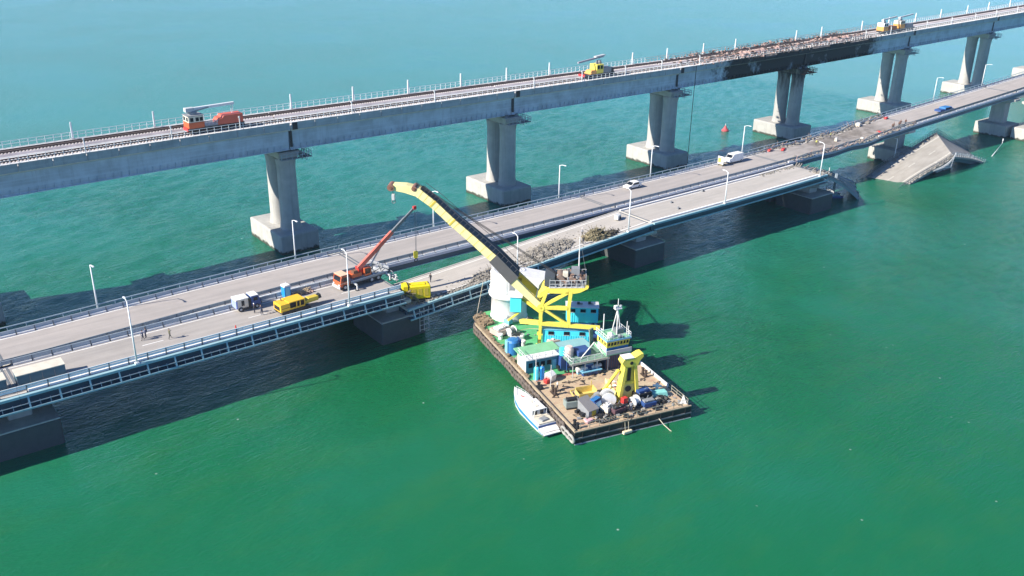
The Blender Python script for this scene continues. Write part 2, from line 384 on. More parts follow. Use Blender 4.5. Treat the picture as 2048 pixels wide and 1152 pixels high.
# ---------------------------------------------------------------- railway viaduct
RP = [16.5, 81.0, 140.6, 199.8, 259.4, 320.0, 380.0, 440.0]
def rail_pier(s, label, burnt=False):
    CON = MATS['burnt_pier_concrete'] if burnt else MATS['pier_concrete']
    b = bend(s)*0.7; dz = zrail(s)
    t = thing('rail_pier', label, 'pier', (s, 186.5+b+(1.5 if 60 < s < 100 else 0), 0), 0, 'railway viaduct piers')
    MB().span(-4.5, 4.5, -8.4, 8.4, -3, 4.3).obj('pile_cap', CON, t, bevel=0.35)
    topz = 20.4+dz
    for y in (-3.9, 1.5):
        MB().lathe([(2.35, 4.3), (2.1, 6.5), (2.02, topz-2), (2.2, topz-0.6), (2.35, topz)], (0, y, 0), 28).obj('column', CON, t, smooth=True)
    MB().prism([(-2.1, -5.6), (2.1, -5.6), (2.1, 5.8), (-2.1, 5.8)], topz, topz+1.7, [(-2.5, -6.4), (2.5, -6.4), (2.5, 6.6), (-2.5, 6.6)]).obj('crosshead', CON, t, bevel=0.1)
    mb = MB()
    for y in (-4.9, -2.0, 2.0, 4.9):
        for x in (-1.5, 1.5): mb.span(x-0.5, x+0.5, y-0.5, y+0.5, topz+1.7, topz+2.4)
    mb.obj('bearing', DGALV, t, kind='stuff')
    g = MB().span(2.5, 4.6, -6.9, 6.6, topz+0.25, topz+0.4); g.span(-2.5, 4.6, -7.6, -6.5, topz+0.25, topz+0.4)
    g.obj('inspection_platform', RUST if burnt else GREYM, t)
    r = MB()
    for y in [-7.5+i*1.25 for i in range(12)]: r.bar((4.55, y, topz+0.4), (4.55, y, topz+1.6), 0.09)
    for x in (-2.4, -1.2, 0, 1.2, 2.4, 3.6): r.bar((x, -7.55, topz+0.4), (x, -7.55, topz+1.6), 0.09)
    for z in (topz+1.05, topz+1.6):
        r.bar((4.55, -7.55, z), (4.55, 6.5, z), 0.08); r.bar((-2.4, -7.55, z), (4.55, -7.55, z), 0.08)
    for k in range(7): r.bar((2.6+RND.random()*1.8, -7+RND.random()*2, topz-0.6), (3+RND.random()*1.5, -7+RND.random()*3, topz+2.2), 0.08)
    r.obj('platform_railing', RUST if burnt else GALV, t, kind='stuff')
plab = ['cut off by the left picture edge at the railway', 'with the orange rail crane standing on the span above it', 'standing behind the tip of the yellow boom in the water',
        'with a cable hanging beside it near the white van', 'below the blackened burnt girder of the railway', 'just right of the burnt railway girder, behind the buckled road',
        'behind the blue truck on the far roadway', 'at the right picture edge, only its cap corner in view']
for k, s in enumerate(RP): rail_pier(s, 'twin-column concrete rail pier '+plab[k], k == 4)

def rail_line(mb, pts, h, post=2.0, r=0.05, rails=(1.0, 0.5), lean=0.0):
    """posts and rails along a polyline of 3D points; returns mb"""
    acc = 0.0
    for a, b in zip(pts[:-1], pts[1:]):
        a, b = Vector(a), Vector(b); L = (b-a).length; d = (b-a)/L
        while acc < L:
            p = a+d*acc; mb.bar(p, p+Vector((RND.uniform(-lean, lean), RND.uniform(-lean, lean), h*(1-abs(RND.uniform(-lean, lean))))), r*1.6); acc += post
        acc -= L
        for f in rails: mb.bar(a+Vector((0, 0, h*f)), b+Vector((0, 0, h*f)), r*1.3)
    return mb

def rail_span(s0, s1, label):
    burnt = s0 < 290 and s1 > 225
    t = thing('rail_span', label, 'bridge span', (s0, 186.5+bend(s0), 22), 0, 'railway viaduct spans')
    g = 0.12; n = max(4, int((s1-s0)/6)); S = [s0+g+(s1-s0-2*g)*i/n for i in range(n+1)]
    st = lambda dt, dz=0: [(s, 186.5+bend(s)+dt, zrail(s)+dz) for s in S]
    for side, c in (('near', -3.4), ('far', 3.45)):
        MB().sweep([(-1.75, 22.8), (1.75, 22.8), (2.0, 26.9), (-2.0, 26.9)], st(c)).obj('girder', RAILG, t, True)
        MB().sweep([(-2.0, 22.72), (2.0, 22.72), (2.0, 22.9), (-2.0, 22.9)], st(c, -0.09)).obj('bottom_flange', RAILG, t, True)
        MB().sweep([(-2.8, 26.9), (2.8, 26.9), (3.15, 27.3), (3.15, 28.15), (-3.15, 28.15), (-3.15, 27.3)], st(c)).obj('deck_slab', RAILTOP, t, True)
        MB().sweep([(-1.9, 28.15), (1.9, 28.15), (1.6, 28.55), (-1.6, 28.55)], st(c)).obj('ballast_bed', BALLAST, t, True)
        tb = 28.60 if side == 'near' else 28.72
        MB().sweep([(-0.95, 28.5), (0.95, 28.5), (0.95, tb), (-0.95, tb)], st(c)).obj('track_bed', TBED, t, True)
        sl = MB(); x = s0+0.5
        while x < s1-0.3:
            sl.box((x, 186.5+bend(x)+c, 28.6+zrail(x)), (0.26, 2.7, 0.14)); x += 0.62
        sl.obj('sleepers', SLEEP, t, True, kind='stuff')
        for dy in (-0.78, 0.78):
            MB().sweep([(-0.08, 28.66), (0.08, 28.66), (0.06, 28.86), (-0.06, 28.86)], st(c+dy)).obj('rail', RAILST, t, True)
    MB().sweep([(-0.28, 27.95), (0.34, 27.95), (0.34, 28.22), (-0.28, 28.22)], st(0)).obj('centre_sun_blocker', RAILTOP, t, True)  # added strip, keeps sun from shining through between the two rail decks
    # fascia panels along the near edge, each a piece of its own
    np_ = max(2, int((s1-s0)/5.4)); L = (s1-s0-0.3)/np_
    for i in range(np_):
        a, b = s0+0.15+i*L+0.08, s0+0.15+(i+1)*L-0.08
        j = RND.uniform(-0.02, 0.02)
        drop = RND.uniform(0.2, 0.9) if burnt and 232 < a < 292 and RND.random() < 0.7 else 0.0
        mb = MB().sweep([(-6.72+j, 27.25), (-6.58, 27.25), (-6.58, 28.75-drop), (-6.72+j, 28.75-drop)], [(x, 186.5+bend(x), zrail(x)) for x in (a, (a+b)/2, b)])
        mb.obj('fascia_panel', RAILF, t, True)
    MB().sweep([(-6.95, 28.76), (-6.0, 28.76), (-6.0, 28.86), (-6.95, 28.86)], st(0)).obj('walkway', RAILTOP, t, True)
    MB().sweep([(6.0, 28.3), (6.9, 28.3), (6.9, 28.5), (6.0, 28.5)], st(0)).obj('walkway', RAILTOP, t, True)
    for y, z in ((-6.85, 28.86), (6.85, 28.5)):
        pts = [(s, 186.5+bend(s)+y, z+zrail(s)) for s in S]
        rail_line(MB(), pts, 1.25, 1.5, 0.055 if s0 < 240 else 0.07, (1.0, 0.55), 0.5 if burnt else 0.03).obj('fence', RUSTP if burnt and y > 0 else WFENCE, t, True, kind='stuff')
    stf = MB(); x = s0+1
    while x < s1-0.5:
        stf.box((x, 186.5+bend(x)-3.4-2.0, 23.3+zrail(x)), (0.08, 0.3, 1.0)); x += 1.5
    stf.obj('stiffeners', RAILG, t, True, kind='stuff')
    if s0 > 0:
        MB().box((s0+0.9, 186.5+bend(s0)-6.75, 28.0+zrail(s0)), (1.1, 0.14, 1.6)).obj('joint_cover', BLACK, t, True)
        MB().box((s0+0.35, 186.5+bend(s0)-5.45, 25.2+zrail(s0)), (0.55, 0.16, 3.9)).obj('joint_gap', BLACK, t, True)
slab = ['at the left picture edge', 'carrying the orange rail crane', 'left of the yellow rail car, behind the boom tip', 'carrying the yellow rail car', 'blackened and burnt, piled with wreckage',
        'half burnt at its left end, carrying the two orange rail cars', 'clean grey, behind the blue truck', 'at the right picture edge', ]
RE = [-38.0]+RP
for k in range(8): rail_span(RE[k], RE[k+1], 'railway viaduct span '+slab[k])
rail_span(440, 505, 'farthest railway viaduct span running out of the top right corner')

# ---------------------------------------------------------------- road bridge
PC = [14.9, 76.4, 138.4, 200.0, 261.2, 322.0, 383.0]
def road_pier(s, ctr, label, top, dark):
    t = thing('road_pier', label, 'pier', (s, ctr, 0), 0, 'road bridge piers')
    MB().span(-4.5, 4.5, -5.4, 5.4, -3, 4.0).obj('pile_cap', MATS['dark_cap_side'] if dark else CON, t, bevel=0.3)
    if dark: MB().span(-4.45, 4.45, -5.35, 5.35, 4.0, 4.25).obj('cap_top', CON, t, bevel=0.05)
    z = 4.25 if dark else 4.0
    MB().span(-1.6, 1.6, -2.4, 2.4, z, top-3.4).obj('column', CON, t, bevel=0.2)
    MB().add([(x, y, zz) for x in (-1.8, 1.8) for y, zz in ((-2.4, top-3.6), (2.4, top-3.6), (5.2, top-2.6), (5.2, top-1.95), (-5.2, top-1.95), (-5.2, top-2.6))],
             [(0, 1, 2, 3, 4, 5), (11, 10, 9, 8, 7, 6)]+[(i, (i+1) % 6, 6+(i+1) % 6, 6+i) for i in range(6)]).obj('crosshead', CON, t, bevel=0.08)
NL = ['at the left picture edge under the parked trailers', 'under the break where the yellow generator stands', 'under the middle of the near roadway right of the barge', 'under the torn end of the near roadway']
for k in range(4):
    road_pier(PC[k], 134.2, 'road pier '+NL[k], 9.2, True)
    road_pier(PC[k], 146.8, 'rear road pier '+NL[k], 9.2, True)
road_pier(261.2, 146.8, 'shaded road pier carrying the buckled far roadway behind the fallen slab', zroad(261), False)
t = thing('road_pier', 'sunlit road pier cap that the folded fallen slab leans on', 'pier', (261.6, 135.6, 0), 0, 'road bridge piers')
MB().span(-4.5, 4.5, -5.4, 5.4, -3, 3.4).obj('pile_cap', CON, t, bevel=0.3); MB().span(-4.0, 1.0, 3.0, 5.2, 3.4, 4.6).obj('broken_column', CON, t, bevel=0.25)
road_pier(322.0, 145.2, 'shaded road pier with square column under the far roadway on the right', zroad(322), False)
road_pier(323.2, 133.2, 'sunlit bare road pier at the right edge that lost its roadway', zroad(322)-0.3, False)
road_pier(383.0, 146.0, 'far road pier beyond the right picture edge', zroad(383), False)

def stations(s0, s1, fz, dt=0.0, step=3.0, fb=None):
    n = max(2, int((s1-s0)/step)); g = 0.02
    return [(s, dt+(fb(s) if fb else 0), fz(s)) for s in [s0+g+(s1-s0-2*g)*i/n for i in range(n+1)]]
kerb_mesh = MB().span(-1.25, 1.25, -0.2, 0.2, 0, 0.32).mesh('kerb_block', KERB)
dash_mesh = MB().span(-1.6, 1.6, -0.09, 0.09, 0, 0.006).mesh('lane_dash', WHITEP)
def guard_rail(t, s0, s1, y, fz, fb, h=1.05, mat=GALV, post=2.75, face=0.0, jit=0.0, name='guard_rail'):
    x = s0+1.2; mb = MB()
    while x < s1-0.3:
        yy = y+(fb(x) if fb else 0); mb.box((x, yy, fz(x)+h/2), (0.16, 0.2, h)); x += post
    mb.obj(name+'_posts', DGALV, t, True, kind='stuff')
    for z, hh in ((h-0.05, 0.24), (h*0.60, 0.32)):
        MB().sweep([(face-0.06, z-hh/2), (face+0.06, z-hh/2), (face+0.06, z+hh/2), (face-0.06, z+hh/2)],
                   [(a, b+RND.uniform(-jit, jit), c+RND.uniform(-jit, jit)) for a, b, c in stations(s0, s1, fz, y, 3, fb)]).obj(name+'_beam', mat, t, True)
def kerbs(t, s0, s1, y, fz, fb):
    x = s0+2.6
    while x < s1-1.4:
        o = bpy.data.objects.new('kerb_block', kerb_mesh); COL.objects.link(o); o.parent = t
        o.location = Vector((x, y+(fb(x) if fb else 0)+RND.uniform(-0.03, 0.03), fz(x)+0.005))-t.location
        o.rotation_euler = (0, -math.atan2(fz(x+1)-fz(x-1), 2), 0); x += 2.75
def dashes(t, s0, s1, y, fz, fb, step=8.5):
    x = s0+3.0
    while x < s1-2:
        o = bpy.data.objects.new('lane_dash', dash_mesh); COL.objects.link(o); o.parent = t
        o.location = Vector((x, y+(fb(x) if fb else 0), fz(x)+0.008))-t.location
        o.rotation_euler = (0, -math.atan2(fz(x+1)-fz(x-1), 2), 0); x += step
def walkway(t, s0, s1, fz):
    """service walkway hung along the near edge"""
    MB().sweep([(-0.55, -0.28), (0.0, -0.28), (0.0, 0.10), (-0.55, 0.10)], stations(s0, s1, fz, 128.9)).obj('edge_beam', TEAL, t, True)
    MB().sweep([(-0.1, -0.12), (0.14, -0.12), (0.14, 0.12), (-0.1, 0.12)], stations(s0, s1, lambda s: fz(s)-1.75, 127.75)).obj('lower_beam', TEAL, t, True)
    MB().sweep([(-0.05, -0.05), (0.05, -0.05), (0.05, 0.05), (-0.05, 0.05)], stations(s0, s1, lambda s: fz(s)-1.05, 128.0)).obj('middle_rail', GALV, t, True)
    MB().sweep([(0.0, -0.05), (1.5, -0.05), (1.5, 0.02), (0.0, 0.02)], stations(s0, s1, lambda s: fz(s)-1.72, 127.9)).obj('walkway_floor', DTEAL, t, True)
    mb = MB(); sm = MB(); x = s0+1.0; i = 0
    while x < s1-0.4:
        z = fz(x)
        if i % 3 == 0: mb.bar((x, 127.8, z-1.7), (x, 128.45, z-0.1), 0.22, 0.22); mb.bar((x, 127.8, z-1.6), (x, 129.6, z-1.6), 0.14)
        else: sm.bar((x, 127.85, z-1.7), (x, 128.15, z-0.9), 0.07)
        x += 1.35; i += 1
    mb.obj('hanger_posts', TEAL, t, True, kind='stuff'); sm.obj('short_posts', GALV, t, True, kind='stuff')

def road_span(s0, s1, which, label, fz, surf, walk=True, nearrail=True, cat='bridge span', kerb=True, lattice=False):
    near = which == 'near'; c = 134.2 if near else 146.9; fb = None if near else bend; hw = 5.35 if near else 5.7
    t = thing('road_span', label, cat, (s0, c+(fb(s0) if fb else 0), fz(s0)), 0, which+' carriageway spans')
    MB().sweep([(-hw, -0.42), (hw, -0.42), (hw, 0.0), (-hw, 0.0)], stations(s0, s1, fz, c, 3, fb)).obj('deck_slab', MATS['deck_concrete'], t, True)
    MB().sweep([(-hw+1.0, 0.004), (hw-0.9, 0.004), (hw-0.9, 0.06), (-hw+1.0, 0.06)], stations(s0, s1, fz, c, 3, fb)).obj('road_surface', surf, t, True)
    for y in (-hw+0.75, hw-1.9):
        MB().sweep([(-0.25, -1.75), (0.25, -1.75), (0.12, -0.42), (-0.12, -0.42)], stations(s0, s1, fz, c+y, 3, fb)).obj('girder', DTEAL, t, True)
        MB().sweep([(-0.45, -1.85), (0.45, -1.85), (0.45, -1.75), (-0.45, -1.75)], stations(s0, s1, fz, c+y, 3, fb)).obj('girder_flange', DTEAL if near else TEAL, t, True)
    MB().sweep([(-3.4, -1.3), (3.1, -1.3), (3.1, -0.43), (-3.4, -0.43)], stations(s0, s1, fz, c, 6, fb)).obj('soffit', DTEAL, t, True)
    fzr = lambda s: fz(s)+0.06
    for x in (s0+0.35, s1-0.35): MB().box((x, c+(fb(x) if fb else 0), fz(x)+0.075), (0.32, 2*hw-2.0, 0.03), rot=Matrix.Rotation(-math.atan2(fz(x+1)-fz(x-1), 2), 3, 'Y')).obj('expansion_joint', DGALV, t, True)
    for y in (-hw+1.45, hw-1.35):
        MB().sweep([(-0.1, 0.006), (0.1, 0.006), (0.1, 0.012), (-0.1, 0.012)], stations(s0, s1, fzr, c+y, 3, fb)).obj('edge_line', WHITEP, t, True)
    if near and s1 < 80: dashes(t, s0, s1, c, fzr, fb, 17.0)
    return t, c, fb, hw, fzr

def near_full(s0, s1, label, fz=zroad):
    t, c, fb, hw, fzr = road_span(s0, s1, 'near', label, fz, ASPH)
    walkway(t, s0, s1, fz)
    kerbs(t, s0, s1, c-hw+0.75, fz, fb); kerbs(t, s0, s1, c+hw-0.6, fz, fb)
    guard_rail(t, s0, s1, c-hw+0.55, fz, fb, 1.1, mat=M('pale_guard_rail', (0.70, 0.74, 0.77), 0.4, 0.2))
    guard_rail(t, s0, s1, c+hw-0.45, fz, fb, 0.9)
    mb = MB()                                                   # lattice of the central reserve
    x = s0+0.3
    while x < s1-1.0:
        y = c+hw+0.35
        mb.bar((x, y-0.5, fz(x)+0.35), (x+1.0, y+0.5, fz(x)+0.42), 0.17); mb.bar((x+1.0, y-0.5, fz(x)+0.35), (x+1.3, y+0.5, fz(x)+0.42), 0.12); x += 1.35
    mb.bar((s0, c+hw-0.15, fz(s0)+0.4), (s1, c+hw-0.15, fz(s1)+0.4), 0.16); mb.bar((s0, c+hw+0.85, fz(s0)+0.4), (s1, c+hw+0.85, fz(s1)+0.4), 0.16)
    mb.obj('median_lattice', M('lattice_paint', (0.62, 0.64, 0.65), 0.5, 0.3), t, True, kind='stuff')
    MB().sweep([(hw+0.02, -0.5), (hw+1.7, -0.5), (hw+1.7, -0.38), (hw+0.02, -0.38)], stations(s0, s1, fz, c)).obj('median_sun_blocker', DGALV, t, True)  # added plate, stops a sun slit reaching the water between the carriageways
    return t
near_full(-46.6, 14.9, 'near carriageway span running out of the left picture edge')
near_full(14.9, 76.4, 'intact near carriageway span with the truck crane and excavator on it')

# the span that slipped off its pier
t, c, fb, hw, fzr = road_span(77.2, 138.2, 'near', 'near carriageway span whose left end dropped, strewn with rubble', zdrop, ASPHD)
walkway(t, 77.2, 108, zdrop)
MB().sweep([(-0.5, -0.25), (0.0, -0.25), (0.0, 0.12), (-0.5, 0.12)], stations(108, 138.2, zdrop, 128.9)).obj('edge_beam', TEAL, t, True)
MB().sweep([(-0.1, -0.12), (0.14, -0.12), (0.14, 0.12), (-0.1, 0.12)], stations(108, 138.2, lambda s: zdrop(s)-1.5, 128.2)).obj('lower_beam', TEAL, t, True)
MB().sweep([(-0.12, 0.0), (0.12, 0.0), (0.12, 0.12), (-0.12, 0.12)], stations(77.2, 138.2, zdrop, c+hw-0.15)).obj('coping', MATS['deck_concrete'], t, True)
crack = MB(); px = [(79.5, 129.6)]
for i in range(14): px.append((px[-1][0]+1.9, 129.6+i*0.11+RND.uniform(-0.15, 0.15)))
for a, b in zip(px[:-1], px[1:]): crack.bar((a[0], a[1], zdrop(a[0])+0.09), (b[0], b[1], zdrop(b[0])+0.09), 0.22, 0.08)
crack.obj('torn_seam', BLACK, t, True)
deb = MB()
for k in range(420):
    x = 79+RND.random()**0.8*32; y = 128.9+abs(RND.gauss(0, 0.7)); d = RND.uniform(0.08, 0.35)
    deb.box((x, y, zdrop(x)+d*0.3+0.05), (d*1.4, d, d*0.7), RND.random()*3)
deb.obj('broken_concrete', RUB, t, True, kind='stuff')

t, c, fb, hw, fzr = road_span(138.6, 200.2, 'near', 'bare dusty near carriageway span ending over the collapsed gap', zroad, ASPHD)
MB().sweep([(-0.5, -0.25), (0.0, -0.25), (0.0, 0.14), (-0.5, 0.14)], stations(138.6, 200.2, zroad, 128.9)).obj('edge_beam', TEAL, t, True)
MB().sweep([(-0.1, -0.12), (0.14, -0.12), (0.14, 0.12), (-0.1, 0.12)], stations(138.6, 200.2, lambda s: zroad(s)-1.3, 128.3)).obj('lower_beam', TEAL, t, True)
MB().sweep([(-0.2, 0.05), (0.2, 0.05), (0.2, 0.3), (-0.2, 0.3)], stations(138.6, 200.2, zroad, c-hw+0.8)).obj('near_kerb', KERB, t, True)
MB().sweep([(-0.2, 0.05), (0.2, 0.05), (0.2, 0.3), (-0.2, 0.3)], stations(138.6, 200.2, zroad, c+hw-0.5)).obj('far_kerb', KERB, t, True)
MB().sweep([(hw+0.02, -0.6), (hw+1.5, -0.6), (hw+1.5, -0.45), (hw+0.02, -0.45)], stations(138.6, 196, zroad, c)).obj('median_sun_blocker', DGALV, t, True)  # added here too, to block sunlight through the carriageway gap
deb = MB()
for k in range(160):
    x = 186+RND.random()*14; y = 138.6+RND.gauss(0, 0.5); d = RND.uniform(0.1, 0.35); deb.box((x, y, zroad(x)+0.15), (d*1.5, d, d*0.7), RND.random()*3)
for k in range(40):
    x = 198.5+RND.random()*2; y = 129+RND.random()*4; d = RND.uniform(0.15, 0.4); deb.box((x, y, zroad(x)+0.2), (d*1.5, d, d), RND.random()*3)
deb.obj('broken_concrete', RUB, t, True, kind='stuff')

FL = ['running out of the left picture edge', 'opposite the truck crane', 'behind the yellow boom', 'with the white car and the white van', 'buckled and scorched by the blast', 'with the blue truck, right of the buckled part', 'at the right picture edge']
FS = [(-46.6, 14.9), (14.9, 76.4), (76.4, 138.4), (138.4, 200), (200, 261.2), (261.2, 322), (322, 400)]
FENCE2 = M('far_fence_paint', (0.33, 0.42, 0.47), 0.45, 0.3)
for k, (a, b) in enumerate(FS):
    dmg = k == 4
    t, c, fb, hw, fzr = road_span(a, b, 'far', 'far carriageway span '+FL[k], zfar, ASPHF)
    MB().sweep([(-0.12, -0.5), (0.12, -0.5), (0.12, 0.05), (-0.12, 0.05)], stations(a, b, zfar, c-hw-0.13, 3, fb)).obj('edge_beam', M('lavender_edge_paint', (0.40, 0.42, 0.48), 0.6, 0.3), t, True)
    guard_rail(t, a, b, c-hw+0.5, zfar, fb, 0.95, jit=0.25 if dmg else 0, mat=DGALV if k > 4 else M('median_guard_rail', (0.26, 0.29, 0.31), 0.5, 0.3))
    kerbs(t, a, b, c-hw+0.25, zfar, fb)
    if not dmg: kerbs(t, a, b, c+hw-0.75, zfar, fb)
    guard_rail(t, a, b, c+hw-0.55, zfar, fb, 0.85, jit=0.3 if dmg else 0)
    pts = [(s, c+hw-0.05+(fb(s) if fb else 0), zfar(s)) for s in [a+0.2+(b-a-0.4)*i/8 for i in range(9)]]
    rail_line(MB(), pts, 1.35, 2.75, 0.06, (1.0,), 0.5 if dmg else 0.0).obj('outer_fence', FENCE2, t, True, kind='stuff')
    MB().sweep([(-0.07, 1.28), (0.07, 1.28), (0.07, 1.42), (-0.07, 1.42)], [(s, y, z) for s, y, z in pts]).obj('fence_top_rail', FENCE2, t, True)
    if dmg:
        d = MB()
        for i in range(520):
            x = RND.uniform(203, 262); y = RND.choice((141.6, 142.2, 151.6, 152.4))+RND.gauss(0, 0.5); q = RND.uniform(0.12, 0.6)
            d.box((x, y, zfar(x)+0.2+RND.random()*0.3), (q*1.8, q, q*0.5), RND.random()*3)
        d.obj('charred_debris', RUB, t, True, kind='stuff')
        d = MB()
        for i in range(150):
            x = RND.uniform(203, 262); y = RND.choice((141.4, 152.4))+RND.gauss(0, 0.4); z = zfar(x)
            d.bar((x, y, z+0.1), (x+RND.uniform(-2, 2), y+RND.uniform(-0.8, 0.8), z+RND.uniform(0.2, 1.6)), 0.1)
        d.obj('twisted_railing', RUSTP, t, True, kind='stuff')
        MB().sweep([(-0.9, 0.06), (0.0, 0.06), (0.0, 0.1), (-0.9, 0.1)], [(s, c-hw+1.0+RND.uniform(-0.4, 0.2), zfar(s)) for s in [214+i*1.9 for i in range(22)]]).obj('torn_edge_strip', M('pinkish_torn_concrete', (0.46, 0.33, 0.27), 0.9, 0.4), t, True)

# collapsed spans
def loft(rows, thick):
    mb = MB(); k = len(rows[0]); vs = [p for r in rows for p in r]; n = len(vs)
    vs2 = [(p[0], p[1], p[2]-thick) for p in vs]; fs = []
    for i in range(len(rows)-1):
        for j in range(k-1):
            a = i*k+j; fs.append((a, a+1, a+k+1, a+k)); fs.append((n+a, n+a+k, n+a+k+1, n+a+1))
        for j in (0, k-1):
            a = i*k+j; fs.append((a, a+k, n+a+k, n+a))
    for i in (0, len(rows)-1):
        for j in range(k-1): a = i*k+j; fs.append((a, a+1, n+a+1, n+a))
    return mb.add(vs+vs2, fs)
def lerp(a, b, u): return Vector(a)*(1-u)+Vector(b)*u
t = thing('fallen_road_span', 'roadway slab folded like a roof, fallen into the sea on the right', 'bridge wreck', (258, 134.5, 0))
A0, B0 = Vector((226, 140.4, -3.0)), Vector((228, 128.8, -3.2))
D0, N0 = Vector((272.5, 140.2, 8.1)), Vector((263.5, 128.8, 4.4))
def left_pt(u, v):
    a = lerp(A0, D0, u); b = lerp(B0, N0, u); p = lerp(a, b, v); p.z += 0.5*math.sin(u*3.14)*0.6-0.5*v*max(0, u-0.55)*math.sin(min(1, (u-0.55)/0.45)*3.14)*2.5
    return p
rows = [[left_pt(i/14, j/8) for j in range(9)] for i in range(15)]
loft(rows, 0.5).obj('tilted_slab', asphalt_mat('wreck_road_surface', (0.36, 0.335, 0.30), (0.27, 0.25, 0.22)), t, True)
mb = MB()
for k in range(90):
    u, v = RND.uniform(0.2, 1), RND.choice((0.03, 0.08, 0.94, 0.97)); p = left_pt(u, v); d = RND.uniform(0.15, 0.6); mb.box(p+Vector((0, 0, 0.1)), (d*1.6, d, d*0.5), RND.random()*3)
mb.obj('broken_concrete', RUB, t, True, kind='stuff')
MB().add([tuple(p+Vector((0, 0, 0.02))) for i in range(15) for p in (left_pt(i/14, 0.16), left_pt(i/14, 0.185))], [(2*i, 2*i+1, 2*i+3, 2*i+2) for i in range(14)]).obj('edge_line', M('worn_road_paint', (0.50, 0.48, 0.43), 0.9, 0.7, 1.5), t, True)
MB().add([tuple(p+Vector((0, 0, 0.02))) for i in range(15) for p in (left_pt(i/14, 0.80), left_pt(i/14, 0.83))], [(2*i, 2*i+1, 2*i+3, 2*i+2) for i in range(14)]).obj('edge_line', M('worn_road_paint', (0.50, 0.48, 0.43), 0.9, 0.7, 1.5), t, True)
for u in (0.30, 0.55, 0.80):
    ps = [left_pt(u, 0.49), left_pt(u+0.08, 0.49), left_pt(u+0.08, 0.515), left_pt(u, 0.515)]
    MB().add([tuple(p+Vector((0, 0, 0.02))) for p in ps], [(0, 1, 2, 3)]).obj('lane_dash', M('worn_road_paint', (0.50, 0.48, 0.43), 0.9, 0.7, 1.5), t, True)
E0, F0 = Vector((299, 140.0, -2.6)), Vector((283.5, 128.2, -0.6))
def right_pt(u, v):
    a = lerp(D0, E0, u); b = lerp(N0, F0, u); p = lerp(a, b, v); p.z += 0.5*math.sin(u*3.14)*v; return p
rows = [[right_pt(i/8, j/6) for j in range(7)] for i in range(9)]
loft(rows, 0.5).obj('far_slope_slab', M('shaded_dirty_slab', (0.27, 0.255, 0.235), 0.9, 0.6, 0.35), t, True)  # base darkened for the shade of this away-from-sun slope, plus grime
for f, pt, v0 in ((14, left_pt, 0.12), (8, right_pt, 0.1), (14, left_pt, 0.88), (8, right_pt, 0.9)):
    v = v0
    r = [[pt(i/f, v-0.03)+Vector((0, 0, -0.5)), pt(i/f, v+0.03)+Vector((0, 0, -0.5))] for i in range(f+1)]
    loft(r, 1.4).obj('girder', DTEAL, t, True)
for pt, f, v, mat in ((left_pt, 14, 0.01, DGALV), (right_pt, 8, 0.01, DGALV), (left_pt, 14, 0.985, DGALV), (right_pt, 8, 0.985, GALV)):
    rail_line(MB(), [pt(i/f, v) for i in range(f+1)], 1.25, 1.3, 0.06, (1.0, 0.5), 0.15).obj('railing', mat, t, True, kind='stuff')
    rail_line(MB(), [pt(i/f, v+(0.045 if v < 0.5 else -0.06)) for i in range(f+1)], 0.7, 2.4, 0.05, (1.0, 0.6), 0.1).obj('guard_rail', mat, t, True, kind='stuff')
mb = MB()
for i in range(12): mb.bar(lerp((253, 128.4, 2.4), (262, 128.0, 3.0), i/12), lerp((258, 127.2, 3.2), (264, 128.6, 5.6), i/12), 0.1)
mb.path([(252, 128.2, 2.2), (256, 127.4, 2.8), (260, 127.4, 2.2), (262, 128.0, 4.5), (264, 128.7, 5.6)], 0.12)
mb.obj('twisted_railing', LGREY, t, True, kind='stuff')

t = thing('hanging_road_span', 'dark roadway slab bent steeply down into the water at the torn end', 'bridge wreck', (203, 134, 0))
def hang(u, v, up=0.0):
    n_, f_ = Vector((201.0, 129.2, 8.7)), Vector((203.5, 139.3, 8.9)); n1, f1 = Vector((219.5, 129.0, -1.6)), Vector((236, 139.6, -2.2))
    w_ = u**1.25; a_ = n_.lerp(n1, u); b_ = f_.lerp(f1, u); a_.z = n_.z+(n1.z-n_.z)*w_; b_.z = f_.z+(f1.z-f_.z)*w_
    p = a_.lerp(b_, v); p.z += up+0.10*math.sin(v*19+u*3); return p
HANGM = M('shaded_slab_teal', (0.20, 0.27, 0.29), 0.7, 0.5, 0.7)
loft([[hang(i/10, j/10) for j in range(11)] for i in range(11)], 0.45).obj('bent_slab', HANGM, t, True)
for v in (0.06, 0.22, 0.40, 0.7):
    loft([[hang(i/10, v-0.018, 0.32), hang(i/10, v+0.018, 0.32)] for i in range(1, 11)], 0.34).obj('bent_girder', GREYM, t, True)
mb = MB()
for k in range(26):
    u, v = RND.random()*0.85, RND.random(); mb.bar(hang(u, v, 0.2), hang(min(1, u+0.15), min(1, max(0, v+RND.uniform(-0.1, 0.1))), 0.4), 0.12)
mb.obj('loose_bars', DGALV, t, True, kind='stuff')
mb = MB()
for k in range(60):
    y = RND.uniform(129.3, 139.5); mb.bar((200.6, y, 9.0+RND.uniform(-0.3, 0.3)), (201.5+RND.random()*2.2, y+RND.uniform(-1, 1), 9.2+RND.uniform(-0.8, 0.8)), RND.uniform(0.08, 0.3))
mb.obj('torn_reinforcement', RUB, t, True, kind='stuff')

